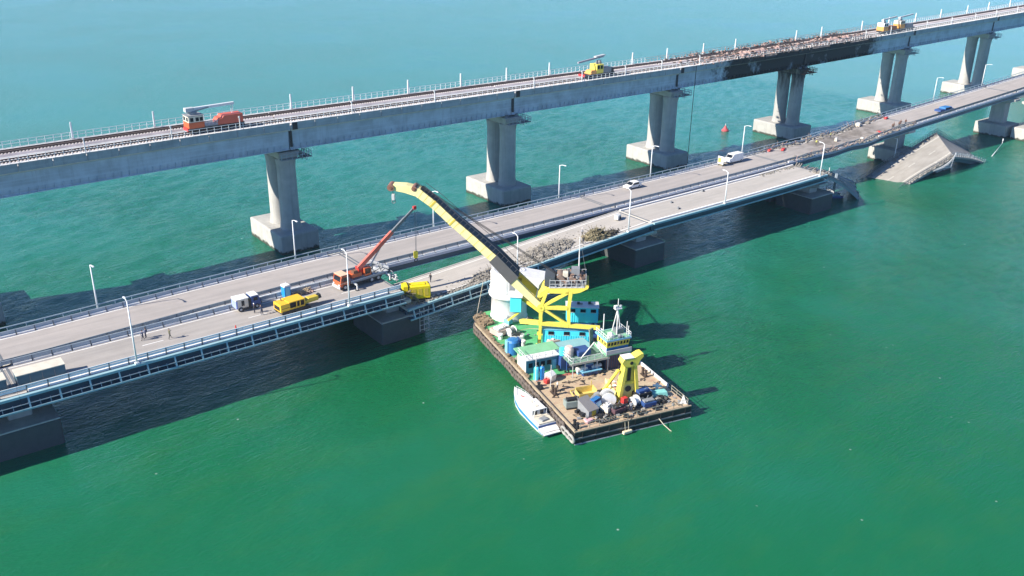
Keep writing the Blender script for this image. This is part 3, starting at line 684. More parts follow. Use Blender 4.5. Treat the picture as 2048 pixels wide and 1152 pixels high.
# ---------------------------------------------------------------- lamp posts
def lamp(label, loc, h, dirn, group, rot=None):
    t = thing('street_lamp', label, 'street lamp', loc, 0, group, rot)
    MB().tube((0, 0, 0), (0, 0, h), 0.15, 8, 0.085).obj('pole', LAMPM, t, smooth=True)
    MB().box((0, 0, 0.15), (0.6, 0.6, 0.3)).obj('base_plate', LAMPM, t)
    al = 1.5 if dirn < 0 else 0.9
    MB().path([(0, 0, h-0.1), (0, dirn*al*0.5, h+0.2), (0, dirn*al, h+0.28)], 0.065, 6).obj('arm', LAMPM, t)
    MB().box((0, dirn*(al+0.3), h+0.28), (0.3, 0.7, 0.14)).obj('lamp_head', LAMPM, t, bevel=0.04)
FLAMP = [31.5, 67.5, 98.5, 132.5, 162, 196.5]
far_l = ['in front of the dark rail shadow at the far left', 'in front of the first rail pier cap', 'rising behind the yellow boom', 'right of the second rail pier cap', 'in front of the third rail pier cap', 'beside the white van']
for s, l in zip(FLAMP, far_l): lamp('far fence lamp '+l, (s, 152.75+bend(s), zfar(s)), 8.3, -1, 'lamps along the far road edge')
for s, l in ((291.5, 'above the blue truck'), (322, 'right of the blue truck near the last rail pier'), (372, 'outside the right picture edge')):
    lamp('far fence lamp '+l, (s, 153.0, zfar(s)), 7.6, -1, 'lamps along the far road edge')
for s, h, l in ((30.8, 10.0, 'beside the two walking men on the left'), (65.9, 9.6, 'in front of the orange truck crane'), (131.2, 9.0, 'beside the scrap heap'), (161.6, 7.4, 'standing alone on the bare dusty span'), (197.3, 8.3, 'at the torn end of the near roadway')):
    lamp('white lamp on the near edge '+l, (s, 128.75, zroad(s) if s > 138 or s < 77 else zdrop(s)), h, 1, 'lamps along the near road edge')
lamp('thin white street lamp on the dropped span behind the boom', (102.0, 129.0, zdrop(102)), 7.0, 1, 'lamps along the near road edge')
d = Vector((311.0, 136.0, 2.0))-Vector((286.1, 129.2, -0.6)); q = d.to_track_quat('Z', 'Y').to_euler()
lamp('knocked-over street lamp leaning out of the water beside the fallen slab', (286.1, 129.2, -0.6), 19.0, 1, 'fallen lamps', q)
o = thing('street_lamp', 'short snapped lamp stump behind the fallen slab', 'street lamp', (252.6, 141.0, 2.0))
MB().tube((0, 0, 0), (0, 0, 6.8), 0.15, 7, 0.09).obj('pole', LAMPM, o); MB().box((0, 0.5, 6.8), (0.3, 0.9, 0.15)).obj('lamp_head', LAMPM, o)

# ---------------------------------------------------------------- railway masts
fm = [41, 57, 87.4, 103, 118, 133.5, 148, 162.5, 193.7, 208, 224, 239, 270, 284, 308, 325, 343, 361, 381, 398, 416, 434]
for i, s in enumerate(fm):
    t = thing('catenary_mast', 'short white mast on the far side of the rail deck, %s from the left edge' % ORD[i], 'mast', (s, 193.0+bend(s), 28.4+zrail(s)), 0, 'masts along the far rail deck')
    MB().bar((0, 0, 0), (0, 0, 3.4), 0.34, 0.3, 0.26, 0.24).obj('post', WFENCE, t); MB().box((0, 0, 0.1), (0.6, 0.6, 0.3)).obj('foot', LGREY, t)
nm = [39.9, 56, 70, 95.5, 117, 146.5, 162.5, 178, 192, 207.5, 290, 305, 328, 345, 362, 378, 395, 412, 430]
for i, s in enumerate(nm):
    t = thing('signal_post', 'thin white post on the near side of the rail deck, %s from the left edge' % ORD[i], 'post', (s, 179.75+bend(s), 28.86+zrail(s)), 0, 'posts along the near rail deck')
    MB().bar((0, 0, 0), (0, 0, 2.6), 0.16).obj('post', WFENCE, t); MB().box((0, 0.1, 2.5), (0.3, 0.3, 0.3)).obj('fitting', LGREY, t)
#PART2
# ---------------------------------------------------------------- people
PM = {}
def person_mat(top, legs, hat):
    key = (top, legs, hat)
    if key in PM: return PM[key]
    m, ns, ls, p = nodes('clothes'); tc = ns.new('ShaderNodeTexCoord'); sep = ns.new('ShaderNodeSeparateXYZ'); ls.new(tc.outputs['Object'], sep.inputs[0])
    c = mixc(ns, ls, ramp(ns, ls, sep.outputs[2], 0.94, 0.95), legs, top)
    c = mixc(ns, ls, ramp(ns, ls, sep.outputs[2], 1.475, 1.485), c, (0.42, 0.26, 0.19))
    c = mixc(ns, ls, ramp(ns, ls, sep.outputs[2], 0.10, 0.09), c, (0.02, 0.02, 0.02))
    ls.new(c, p.inputs['Base Color']); p.inputs['Roughness'].default_value = 0.85
    PM[key] = m; return m
def person(loc, heading, label, top=(0.02, 0.03, 0.07), legs=(0.02, 0.025, 0.05), hat=None, stride=0.12, arms=(0.15, 0.15), group='people at work', lean=0.0):
    o_ = thing('person', label, 'person', loc, heading, group)
    V = []; E_ = []; Rr = []
    def v(x, y, z, r): V.append((x+lean*max(0, z-0.9), y, z)); Rr.append(r); return len(V)-1
    pel = v(0, 0, 0.95, 0.15); wa = v(0, 0, 1.12, 0.145); ch = v(0, 0, 1.33, 0.17); nk = v(0, 0, 1.49, 0.065); hd = v(0.02, 0, 1.60, 0.095); ht = v(0.01, 0, 1.70, 0.09)
    E_ += [(pel, wa), (wa, ch), (ch, nk), (nk, hd), (hd, ht)]
    for sgn, st, ar in ((1, stride, arms[0]), (-1, -stride, arms[1])):
        hip = v(0, sgn*0.10, 0.88, 0.105); kn = v(st*0.6+0.03, sgn*0.11, 0.49, 0.07); an = v(st, sgn*0.11, 0.09, 0.05); to = v(st+0.17, sgn*0.13, 0.04, 0.04)
        E_ += [(pel, hip), (hip, kn), (kn, an), (an, to)]
        sh = v(0, sgn*0.20, 1.40, 0.075); el = v(ar*0.4-0.02, sgn*(0.27), 1.14, 0.055); wr = v(ar+0.05, sgn*0.25, 0.93+max(0, ar-0.2)*0.9, 0.042); ha = v(ar+0.09, sgn*0.25, 0.85+max(0, ar-0.2)*0.95, 0.045)
        E_ += [(ch, sh), (sh, el), (el, wr), (wr, ha)]
    me = bpy.data.meshes.new('body'); me.from_pydata(V, E_, []); me.materials.append(person_mat(top, legs, hat))
    b = bpy.data.objects.new('body', me); COL.objects.link(b); b.parent = o_
    sk = b.modifiers.new('skin', 'SKIN')
    if not me.skin_vertices: me.attributes.new('skin', 'FLOAT', 'POINT')
    try:
        for i, r in enumerate(Rr): me.skin_vertices[0].data[i].radius = (r, r)
        me.skin_vertices[0].data[0].use_root = True
    except Exception:
        pass
    ss = b.modifiers.new('sub', 'SUBSURF'); ss.levels = 1; ss.render_levels = 1
    if hat: MB().lathe([(0.12, 1.68), (0.115, 1.74), (0.07, 1.80), (0.0, 1.82)], (0.01+lean*0.8, 0, 0), 10).obj('helmet', M('helmet_%d' % int(hat[0]*100), hat, 0.4), o_)
    else: MB().lathe([(0.105, 1.66), (0.10, 1.72), (0.05, 1.785), (0.0, 1.79)], (0.0+lean*0.8, 0, 0), 10).obj('hair', BLACK, o_)
    return o_
def skin_ready():
    # make sure skin data layers exist before reading radii
    pass
person((34.0, 136.0, 9.27), rad(175), 'walking person in dark blue work clothes, left of the pair on the roadway', stride=0.2)
person((34.6, 136.5, 9.27), rad(170), 'person in navy jacket close beside the left walker on the roadway', (0.05, 0.06, 0.12), stride=0.1)
person((37.5, 134.1, 9.27), rad(20), 'person in olive jacket striding with arms out near the near guard rail', (0.10, 0.10, 0.06), (0.05, 0.05, 0.04), stride=0.32, arms=(0.5, -0.2))
person((51.9, 135.4, 9.27), rad(0), 'person with white helmet standing at the corner of the small truck', (0.03, 0.03, 0.035), hat=(0.8, 0.8, 0.8))
person((52.6, 134.0, 9.27), rad(90), 'person in dark clothes bending between small truck and yellow excavator', (0.05, 0.06, 0.10), lean=0.45, arms=(0.4, 0.4))
person((86.6, 135.7, zdrop(86.6)+0.07), rad(200), 'lone person in black beside the yellow generator container', (0.02, 0.02, 0.025))
person((122.6, 133.6, zdrop(122.6)+0.07), rad(0), 'person with white helmet behind the brown scrap heap', (0.25, 0.26, 0.28), hat=(0.85, 0.85, 0.85))
person((119.9, 130.2, zdrop(119.9)+0.07), rad(60), 'person in dark clothes in front of the brown scrap heap', (0.06, 0.06, 0.05))

# ---------------------------------------------------------------- vehicles on the near carriageway
def wheel(mb_parent, x, y, z, r, w=0.28):
    o = MB().tube((x, y-w/2, z), (x, y+w/2, z), r, 16).obj('wheel', RUBBER, mb_parent)
    MB().tube((x, y-w/2-0.01, z), (x, y+w/2+0.01, z), r*0.5, 10).obj('rim', LGREY, o)
def trailer(x0, x1, label):
    t = thing('box_trailer', label, 'trailer', (x0, 131.9, 9.27), 0, 'trailers parked on the near roadway')
    L = x1-x0
    MB().span(0, L, -1.25, 1.2, 0.35, 1.95).obj('body', M('trailer_teal', (0.05, 0.12, 0.16), 0.6, 0.3), t, bevel=0.03)
    MB().span(-0.05, L+0.05, -1.28, 1.25, 1.95, 2.06).obj('tarpaulin', M('beige_tarpaulin', (0.62, 0.57, 0.47), 0.9, 0.4), t)
    for i in range(int(L/1.6)+1): MB().box((min(L-0.05, 0.05+i*1.6), -1.28, 1.15), (0.1, 0.07, 1.2)).obj('stanchion', DGALV, t)
    for x in (L*0.25, L*0.75):
        for y in (-1.05, 1.0): wheel(t, x, y, 0.45, 0.45)
    MB().span(0, L, -0.5, 0.5, 0.4, 0.55).obj('chassis', BLACK, t)
trailer(9.2, 14.0, 'teal box trailer with beige top cut off by the left picture edge')
trailer(15.3, 21.6, 'longer teal box trailer with beige top at the lower left')

t = thing('small_truck', 'small truck with navy cab and cream body parked by the central reserve', 'truck', (49.6, 138.1, 9.27), rad(0))
MB().span(0, 2.1, -1.0, 1.0, 0.6, 2.15).obj('body', CREAM, t, bevel=0.05)
MB().span(-0.06, 2.2, -1.05, 1.05, 2.15, 2.25).obj('roof', WHITE, t)
MB().span(0.9, 1.4, -1.03, -0.98, 1.0, 1.9).obj('side_window', GLASS, t); MB().span(-0.04, 0.25, -1.02, 1.0, 0.6, 2.0).obj('tailgate', M('lavender_blue', (0.30, 0.36, 0.62), 0.5), t)
MB().span(2.12, 2.9, -0.98, 0.98, 0.5, 2.0).obj('frame_gap', BLACK, t)
MB().slabxz([(2.6, 0.5), (4.2, 0.5), (4.25, 1.3), (3.9, 2.2), (2.6, 2.25)], -1.05, 1.05).obj('cab', NAVY, t, bevel=0.06)
MB().span(2.62, 3.9, -0.98, 0.98, 2.25, 2.36).obj('cab_roof', WHITE, t); MB().span(3.0, 3.7, -1.08, -1.03, 1.45, 2.05).obj('cab_window', GLASS, t)
for x in (0.7, 3.5):
    for y in (-0.95, 0.95): wheel(t, x, y, 0.42, 0.42)

t = thing('portable_toilet', 'bright blue portable toilet with white roof by the central reserve', 'toilet', (59.0, 138.5, 9.27), rad(6))
MB().span(-0.6, 0.6, -0.6, 0.6, 0.05, 2.05).obj('cabin', TOIL, t, bevel=0.05); MB().slabxz([(-0.66, 2.05), (0.66, 2.05), (0.5, 2.32), (-0.5, 2.32)], -0.64, 0.64).obj('roof', WHITE, t)
MB().span(-0.4, 0.4, -0.63, -0.6, 0.15, 1.9).obj('door', SKYB, t); MB().tube((0.45, 0.45, 2.3), (0.45, 0.45, 2.6), 0.06).obj('vent_pipe', LGREY, t)
MB().span(-0.55, 0.55, -0.5, 0.5, 0, 0.06).obj('skid', GREYM, t)
t = thing('debris_heap', 'small heap of planks and grey scrap right of the blue toilet', 'debris', (62.0, 138.2, 9.27))
mb = MB()
for k in range(40): mb.bar((RND.uniform(-1.6, 1.6), RND.uniform(-0.6, 0.6), RND.uniform(0.05, 0.3)), (RND.uniform(-1.8, 1.8), RND.uniform(-0.8, 0.8), RND.uniform(0.05, 0.7)), RND.uniform(0.05, 0.22), 0.06)
mb.obj('planks', WOOD, t, kind='stuff')
mb = MB()
for k in range(25): mb.box((RND.uniform(-1, 1.8), RND.uniform(-0.6, 0.6), 0.15), (RND.uniform(0.2, 0.7), 0.3, 0.25), RND.random()*3)
mb.obj('scrap', RUSTP, t, kind='stuff')
t = thing('traffic_cone', 'small red heap and red strip lying against the near guard rail', 'marker', (47.0, 131.3, 9.27))
MB().lathe([(0.3, 0), (0.3, 0.08), (0.18, 0.1), (0.06, 0.75), (0, 0.76)], (0, 0, 0), 10).obj('cone', RED, t); MB().span(0.3, 5.5, -0.15, 0.1, 0.02, 0.14).obj('red_hose', RED, t)

EXY = M('excavator_yellow', (0.80, 0.47, 0.03), 0.5, 0.3)
t = thing('excavator', 'yellow machine with dark cab openings and a low folded arm by the near rail', 'excavator', (54.9, 132.6, 9.27), rad(4))
MB().span(0.1, 5.0, -1.15, 1.15, 0.15, 0.65).obj('undercarriage', BLACK, t, bevel=0.1)
MB().span(-0.2, 1.4, -1.25, 1.25, 0.65, 2.0).obj('engine_cover', EXY, t, bevel=0.08)
MB().span(1.4, 4.3, -1.2, 1.2, 0.65, 1.0).obj('body', EXY, t); MB().span(1.35, 4.35, -1.25, 1.25, 1.95, 2.12).obj('roof', EXY, t, bevel=0.05)
MB().span(1.4, 4.3, 0.9, 1.2, 1.0, 1.95).obj('far_side', EXY, t)
for x in (1.45, 2.75, 3.4, 4.25): MB().span(x-0.07, x+0.07, -1.22, -1.1, 1.0, 1.96).obj('cab_pillar', EXY, t)
MB().span(1.5, 4.2, -1.05, 0.8, 1.0, 1.9).obj('cab_interior', M('dark_interior', (0.03, 0.02, 0.018), 0.9), t)
MB().slabxz([(4.4, 0.7), (7.2, 0.8), (7.2, 1.5), (5.4, 1.55), (4.9, 1.2), (4.4, 1.3)], -0.6, 0.5).obj('arm', OCHRE, t, bevel=0.04)
MB().slabxz([(7.2, 0.9), (7.9, 1.0), (7.7, 1.7), (7.25, 1.5)], -0.45, 0.35).obj('bucket', BLACK, t)
MB().span(-0.23, -0.19, -0.9, 0.9, 0.9, 1.6).obj('radiator_grille', BLACK, t); MB().tube((0.9, 0.6, 2.0), (0.9, 0.6, 2.5), 0.09).obj('exhaust', RUST, t); MB().span(0.0, 1.35, -1.27, -1.24, 1.25, 1.32).obj('panel_line', BLACK, t)
for y in (-1.1, 1.1): MB().slabxz([(0.2, 0.05), (4.9, 0.05), (5.3, 0.4), (4.9, 0.75), (0.2, 0.75), (-0.15, 0.4)], y-0.25, y+0.25).obj('track', RUBBER, t)

# truck crane
t = thing('truck_crane', 'orange truck crane with raised red boom standing at the break', 'truck crane', (67.4, 136.1, 9.27), rad(5))
MB().slabxz([(0, 0.7), (0.1, 1.7), (0.35, 2.75), (1.9, 2.8), (2.0, 0.7)], -1.2, 1.2).obj('cab', ORANGE, t, bevel=0.06)
MB().span(0.25, 1.85, -1.15, 1.15, 2.8, 2.88).obj('cab_roof', M('peach_roof', (0.74, 0.50, 0.34), 0.6), t)
MB().span(0.7, 1.6, -1.23, -1.19, 1.65, 2.45).obj('side_window', GLASS, t); MB().add([(0.09, -1.0, 1.75), (0.09, 1.0, 1.75), (0.31, 1.0, 2.6), (0.31, -1.0, 2.6)], [(0, 1, 2, 3)]).obj('windscreen', GLASS, t)
MB().span(-0.15, 0.05, -1.2, 1.2, 0.45, 0.95).obj('bumper', LGREY, t)
for y in (-1.0, 1.0): MB().box((-0.02, y*0.85, 1.15), (0.08, 0.35, 0.2)).obj('headlight', WHITE, t); MB().box((0.25, y*1.42, 2.2), (0.12, 0.22, 0.4)).obj('mirror', BLACK, t)
MB().span(0.55, 0.58, -1.235, -1.19, 0.8, 2.6).obj('door_line', BLACK, t); MB().span(0.0, 2.0, -1.23, -1.19, 1.35, 1.45).obj('cab_stripe', M('peach_roof', (0.74, 0.50, 0.34), 0.6), t)
for y in (-1.22, 1.22): MB().span(2.1, 10.0, y-0.03, y+0.03, 0.95, 1.25).obj('chassis_skirt', GREYM, t)
MB().span(2.0, 10.3, -0.55, 0.55, 0.75, 1.1).obj('chassis', BLACK, t); MB().span(2.3, 10.2, -1.2, 1.2, 1.25, 1.4).obj('deck_plate', LGREY, t)
MB().span(2.4, 8.8, -1.15, -0.6, 0.55, 1.2).obj('side_box', BLACK, t)
for x in (1.0, 3.2, 6.6, 8.0):
    for y in (-1.05, 1.05): wheel(t, x, y, 0.55, 0.55, 0.35)
MB().lathe([(1.0, 1.4), (1.0, 1.75), (0.9, 1.8)], (5.2, 0, 0), 18).obj('turntable', DGALV, t)
MB().span(2.6, 4.6, -1.1, 0.9, 1.8, 2.5).obj('slew_platform', ORANGE, t, bevel=0.05); MB().span(3.0, 3.9, -1.0, -0.2, 2.5, 3.0).obj('winch', RUST, t)
MB().slabxz([(4.6, 1.4), (5.7, 1.4), (5.6, 2.9), (4.3, 3.3)], -0.5, 0.5).obj('boom_bracket', RED, t)
MB().span(5.2, 6.6, -1.1, -0.3, 1.5, 3.0).obj('operator_cab', ORANGE, t, bevel=0.06); MB().span(5.4, 6.4, -1.13, -1.1, 1.9, 2.8).obj('operator_window', GLASS, t)
BA, BT = Vector((4.5, -0.2, 2.9)), Vector((15.2, -2.9, 12.6))
bd = BT-BA
RB = M('faded_red_boom', (0.60, 0.14, 0.10), 0.45, 0.3, 0.5)
MB().bar(BA, BA+bd*0.60, 0.62, 0.75, 0.55, 0.66).obj('boom_base', RB, t); MB().bar(BA+bd*0.56, BA+bd*0.83, 0.42, 0.5).obj('boom_section', DGALV, t); MB().bar(BA+bd*0.80, BT, 0.32, 0.38).obj('boom_tip_section', DGALV, t)
MB().box(BT, (0.6, 0.4, 0.6)).obj('boom_head', RED, t); MB().bar(BA+bd*0.34-Vector((0, 0, 0.55)), BA+bd*0.40+Vector((0, 0, 0.5)), 0.3).obj('boom_clamp', RUST, t)
MB().tube((6.2, -0.3, 1.9), BA+bd*0.42-Vector((0, 0, 0.3)), 0.16).obj('luffing_cylinder', LGREY, t)
HK = BT-Vector((0, 0, 9.6))
MB().tube(BT, HK+Vector((0, 0, 1.2)), 0.035, 5).obj('hoist_rope', DGALV, t); MB().tube(BT+Vector((0.35, 0, 0)), HK+Vector((0.15, 0, 1.2)), 0.035, 5).obj('hoist_rope', DGALV, t)
hk = MB().span(HK.x-0.35, HK.x+0.35, HK.y-0.25, HK.y+0.25, HK.z, HK.z+1.3).obj('hook_block', GENY, t, bevel=0.08); MB().torus((HK.x, HK.y, HK.z-0.4), 0.3, 0.09).obj('hook', BLACK, hk)
for x in (2.6, 9.6):
    for y in (-1, 1):
        MB().bar((x, y*1.1, 1.1), (x, y*2.5, 0.95), 0.22).obj('outrigger', LGREY, t); MB().bar((x, y*2.5, 0.9), (x, y*2.5, 0.05), 0.18).obj('outrigger_jack', WHITE, t); MB().box((x, y*2.5, 0.04), (0.6, 0.6, 0.08)).obj('outrigger_pad', BLACK, t)
MB().bar((8.2, 1.6, 3.1), (10.8, -0.4, 1.6), 0.28).obj('jib', WHITE, t); MB().bar((8.0, 1.3, 2.9), (10.6, -0.8, 1.5), 0.18).obj('jib_chord', LGREY, t)
mb = MB()
for k in range(14):
    x = 5.5+RND.random()*4.3; y = RND.uniform(-1, 1); mb.bar((x, y, 1.4), (x+RND.uniform(-1, 1), y+RND.uniform(-0.6, 0.6), 1.6+RND.random()*1.2), 0.09)
mb.obj('hoses', BLACK, t, kind='stuff')
mb = MB()
for k in range(26): mb.bar((10.3+RND.random()*0.8, -3+RND.random()*4, 0.1), (10.2+RND.random()*1.2, -3+RND.random()*4, RND.random()*1.0), 0.12)
o = mb.obj('torn_railing', LGREY, None, kind='stuff'); o.location = (67.4, 136.1, 9.27); tag(o, 'tangle of torn railing at the broken deck end behind the truck crane', 'debris')

t = thing('generator_container', 'bright yellow generator container standing on the dropped deck edge', 'generator', (80.6, 131.6, zdrop(80.6)+0.07), rad(-22))
MB().span(-1.25, 2.6, -1.15, 1.15, 0.35, 2.75).obj('housing', GENY, t, bevel=0.1); MB().span(-2.35, -1.35, -1.1, 1.1, 0.6, 2.95).obj('front_housing', GENY, t, bevel=0.1)
MB().span(-1.34, -1.26, -1.16, 1.16, 0.4, 2.9).obj('dividing_strap', BLACK, t); MB().span(2.6, 2.68, -1.0, 1.0, 0.5, 2.6).obj('end_panel', OCHRE, t)
MB().span(-2.4, 2.7, -1.0, 1.0, 0.0, 0.35).obj('skid', BLACK, t); MB().span(-0.8, 1.8, -0.5, 0.5, 2.75, 2.9).obj('roof_hatch', GENY, t)
for x in (-0.7, 0.4, 1.5): MB().span(x, x+0.75, -1.18, -1.14, 0.9, 2.3).obj('louvre', OCHRE, t)
for x in (-1.0, 2.4): MB().box((x, 0, 2.95), (0.12, 0.5, 0.2)).obj('lifting_eye', BLACK, t)
mb = MB()
for k in range(40): mb.bar((RND.uniform(76.6, 80), RND.uniform(129, 134), 6.0+RND.random()*1.6), (RND.uniform(76.6, 80), RND.uniform(129, 134), 6.0+RND.random()*2.4), RND.uniform(0.06, 0.25))
o = mb.obj('broken_beams', SCRAP, None, kind='stuff'); tag(o, 'dark torn beams in the step between the two deck levels', 'debris')
t = thing('hanging_ladder', 'grey steel ladder and frame hanging below the break at the near edge', 'ladder', (79.2, 128.0, 0.9))
for x in (0, 0.9, 1.9): MB().tube((x, 0, 0), (x+0.15, 0.2, 4.4), 0.06).obj('stile', LGREY, t)
for z in (0.3, 1.2, 2.1, 3.0, 3.9): MB().tube((0, 0.02, z), (1.95, 0.05, z), 0.045).obj('rung', LGREY, t)

def heap(name, label, cx, cy, fz, rx, ry, h, n, mat, cat, big=0.5, rz=0.0, bars=0):
    mb = MB()
    for k in range(n):
        a = RND.random()*6.283; r = math.sqrt(RND.random()); x = rx*r*math.cos(a); y = ry*r*math.sin(a)
        z = h*(1-r**1.5)*RND.random(); d = RND.uniform(0.12, big)
        R = Matrix.Rotation(RND.random()*3, 3, 'Z') @ Matrix.Rotation(RND.uniform(-0.8, 0.8), 3, 'X')
        X, Y = x*math.cos(rz)-y*math.sin(rz), x*math.sin(rz)+y*math.cos(rz)
        mb.box((X, Y, fz(cx+X)-fz(cx)+z+0.1), (d*1.4, d, d*0.6), rot=R)
        if k < bars: mb.bar((X, Y, fz(cx+X)-fz(cx)+z), (X+RND.uniform(-1.3, 1.3), Y+RND.uniform(-1, 1), fz(cx+X)-fz(cx)+z+RND.uniform(0.1, 1.2)), 0.07)
    for k in range(n//38):
        a = RND.random()*6.283; r = math.sqrt(RND.random()); x = rx*1.1*r*math.cos(a); y = ry*1.1*r*math.sin(a); d = RND.uniform(big, big*2.2)
        X, Y = x*math.cos(rz)-y*math.sin(rz), x*math.sin(rz)+y*math.cos(rz)
        mb.box((X, Y, fz(cx+X)-fz(cx)+h*(1-r)*0.8+0.15), (d*1.5, d, d*0.35), rot=Matrix.Rotation(RND.random()*3, 3, 'Z') @ Matrix.Rotation(RND.uniform(-0.7, 0.7), 3, 'X'))
    for k in range(n//3):
        x, y = rx*1.5*RND.gauss(0, 0.6), ry*1.3*RND.gauss(0, 0.6); d = RND.uniform(0.06, 0.16)
        X, Y = x*math.cos(rz)-y*math.sin(rz), x*math.sin(rz)+y*math.cos(rz)
        if 128.9 < cy+Y < 139: mb.box((X, Y, fz(cx+X)-fz(cx)+d*0.4), (d*1.4, d, d), RND.random()*3)
    o = mb.obj(name, mat, None, kind='stuff'); o.location = (cx, cy, fz(cx)+0.06); return tag(o, label, cat)
heap('rubble_heap', 'long grey heap of broken concrete right of the boom on the dropped span', 112.5, 132.6, zdrop, 7.0, 2.6, 0.85, 1000, RUB, 'rubble', 0.42, rad(6), 60)
heap('rubble_heap', 'smaller spread of grey rubble left of the boom foot on the dropped span', 98.5, 131.6, zdrop, 6.0, 1.6, 0.6, 500, RUB, 'rubble', 0.34, rad(8), 20)
heap('scrap_heap', 'tall brown scrap heap with olive tangle beside the near lamp', 124.4, 131.4, zdrop, 2.7, 1.9, 1.9, 420, SCRAP, 'scrap', 0.42, 0, 130)
o = heap('scrap_heap', 'flat dark spill of scrap right of the brown heap', 127.6, 130.6, zdrop, 2.4, 1.0, 0.4, 160, M('dark_scrap', (0.05, 0.045, 0.04), 0.9, 0.5), 'scrap', 0.35, 0, 20)
for (x, y, w_, h_, lab) in ((134.4, 135.4, 1.6, 0.9, 'low concrete block with a dark front on the bare span near the hinge'), (164.6, 138.2, 0.9, 0.35, 'small dark bundle lying on the bare span by the far kerb'),
                           (152.1, 136.4, 0.7, 0.3, 'small dark bundle lying mid roadway on the bare span'), (150.1, 132.4, 0.7, 0.4, 'small grey bundle lying near the near kerb of the bare span')):
    t = thing('debris_bundle', lab, 'debris', (x, y, zroad(x)+0.065))
    MB().box((0, 0, h_/2), (w_, w_*0.6, h_), 0.4).obj('block', LGREY if w_ > 1 else GREYM, t, bevel=0.05); MB().box((w_*0.3, -w_*0.3, h_*0.3), (w_*0.5, 0.2, h_*0.5), 0.8).obj('chunk', BLACK, t)
    MB().bar((-w_*0.5, 0, 0.1), (w_*0.8, 0.3, h_*0.9), 0.1).obj('strip', DGALV, t)

# ---------------------------------------------------------------- vehicles on the far carriageway
def car(name, label, loc, rz, L, W_, H, mat, cat, van=False, glass=GLASS, trim=None):
    t = thing(name, label, cat, (loc[0], loc[1], zfar(loc[0])+0.07), rz)
    if van: prof = [(0, 0.35), (L, 0.35), (L, H*0.55), (L-0.9, H*0.62), (L-1.7, H), (0.1, H)]
    else: prof = [(0, 0.3), (L, 0.3), (L, 0.75), (L-1.1, 0.92), (L-1.9, H), (0.75, H), (0.05, 0.95)]
    MB().slabxz(prof, -W_/2, W_/2).obj('body', mat, t, bevel=0.09)
    if van:
        MB().add([(L-0.86, -W_/2+0.15, H*0.65), (L-0.86, W_/2-0.15, H*0.65), (L-1.66, W_/2-0.15, H*0.97), (L-1.66, -W_/2+0.15, H*0.97)], [(0, 1, 2, 3)]).obj('windscreen', glass, t)
        for x0, x1 in ((0.4, 1.5), (1.65, L-1.9)): MB().span(x0, x1, -W_/2-0.02, -W_/2+0.05, H*0.6, H*0.88).obj('side_window', glass, t)
    else:
        MB().slabxz([(0.95, 0.98), (L-1.25, 0.96), (L-1.95, H-0.1), (0.95, H-0.1)], -W_/2-0.015, W_/2+0.015).obj('side_windows', glass, t)
        MB().add([(L-1.08, -W_/2+0.12, 0.96), (L-1.08, W_/2-0.12, 0.96), (L-1.84, W_/2-0.15, H-0.03), (L-1.84, -W_/2+0.15, H-0.03)], [(0, 1, 2, 3)]).obj('windscreen', glass, t)
    for x in (0.8, L-0.85):
        for y in (-W_/2+0.1, W_/2-0.1): wheel(t, x, y, 0.33, 0.33, 0.22)
    for y in (-W_/2+0.25, W_/2-0.25): MB().box((L, y, 0.62), (0.06, 0.3, 0.16)).obj('headlight', LGREY, t)
    return t
car('parked_car', 'white car parked by the far kerb right of the boom', (155.3, 149.9), rad(180), 4.5, 1.85, 1.55, WHITE, 'car')
car('parked_van', 'white van parked beside the lamp on the far carriageway', (193.2, 150.5), rad(180), 5.6, 2.05, 2.35, WHITE, 'van', True)
t = car('open_truck', 'blue open truck driving on the far carriageway at the right', (280.0, 143.6), rad(0), 5.4, 2.1, 1.6, BLUE, 'truck', True)
MB().span(-2.6, -0.1, -1.0, 1.0, 0.6, 1.2).obj('load_bed', NAVY, t)
t = thing('warning_board', 'white and orange warning board left of the parked white van', 'sign', (185.0, 150.2, zfar(185)+0.07), rad(90))
MB().span(-0.9, 0.9, -0.06, 0.06, 0.5, 2.5).obj('board', WHITE, t); MB().span(-0.15, 0.8, 0.06, 0.09, 0.9, 2.1).obj('orange_panel', M('amber_panel', (0.75, 0.42, 0.10), 0.5), t)
for x in (-0.7, 0.7): MB().bar((x, 0, 0), (x, 0, 0.6), 0.1).obj('leg', DGALV, t)
MB().span(-0.8, 0.8, -1.2, -0.2, 0, 0.5).obj('ballast_block', SCRAP, t)
for x, y, lab in ((206.6, 151.4, 'flat red tarpaulin bundle by the far fence, left of the pair'), (210.0, 149.6, 'red bundle on the roadway, right of the pair near the far fence'), (260.8, 150.5, 'red bundle on the far side of the buckled roadway'), (245.6, 142.9, 'red bundle at the near edge of the buckled roadway')):
    t = thing('red_bundle', lab, 'bundle', (x, y, zfar(x)+0.07), RND.random())
    MB().box((0, 0, 0.25), (1.9, 0.8, 0.5), 0.2).obj('cover', RED, t, bevel=0.16); MB().box((0.8, 0.3, 0.18), (0.9, 0.6, 0.36), 0.9).obj('fold', RED, t, bevel=0.15)
for x, y, w_, lab in ((247.5, 151.3, 1.6, 'cream sheet-covered box on the far side of the buckled roadway'), (236.5, 142.6, 1.3, 'cream crate at the near edge of the buckled roadway'), (229, 146.0, 0.9, 'white sack in the middle of the buckled roadway')):
    t = thing('covered_box', lab, 'box', (x, y, zfar(x)+0.07), 0.3)
    MB().box((0, 0, 0.45), (w_, w_*0.8, 0.9)).obj('box', CREAM, t, bevel=0.1); MB().box((0, 0, 0.93), (w_*0.7, w_*0.5, 0.12)).obj('lid', WHITE, t)
gang = [(252 + i*1.7, 142.9+(i % 2)*0.6) for i in range(5)]
GL = ['leftmost', 'second', 'middle', 'fourth', 'rightmost']
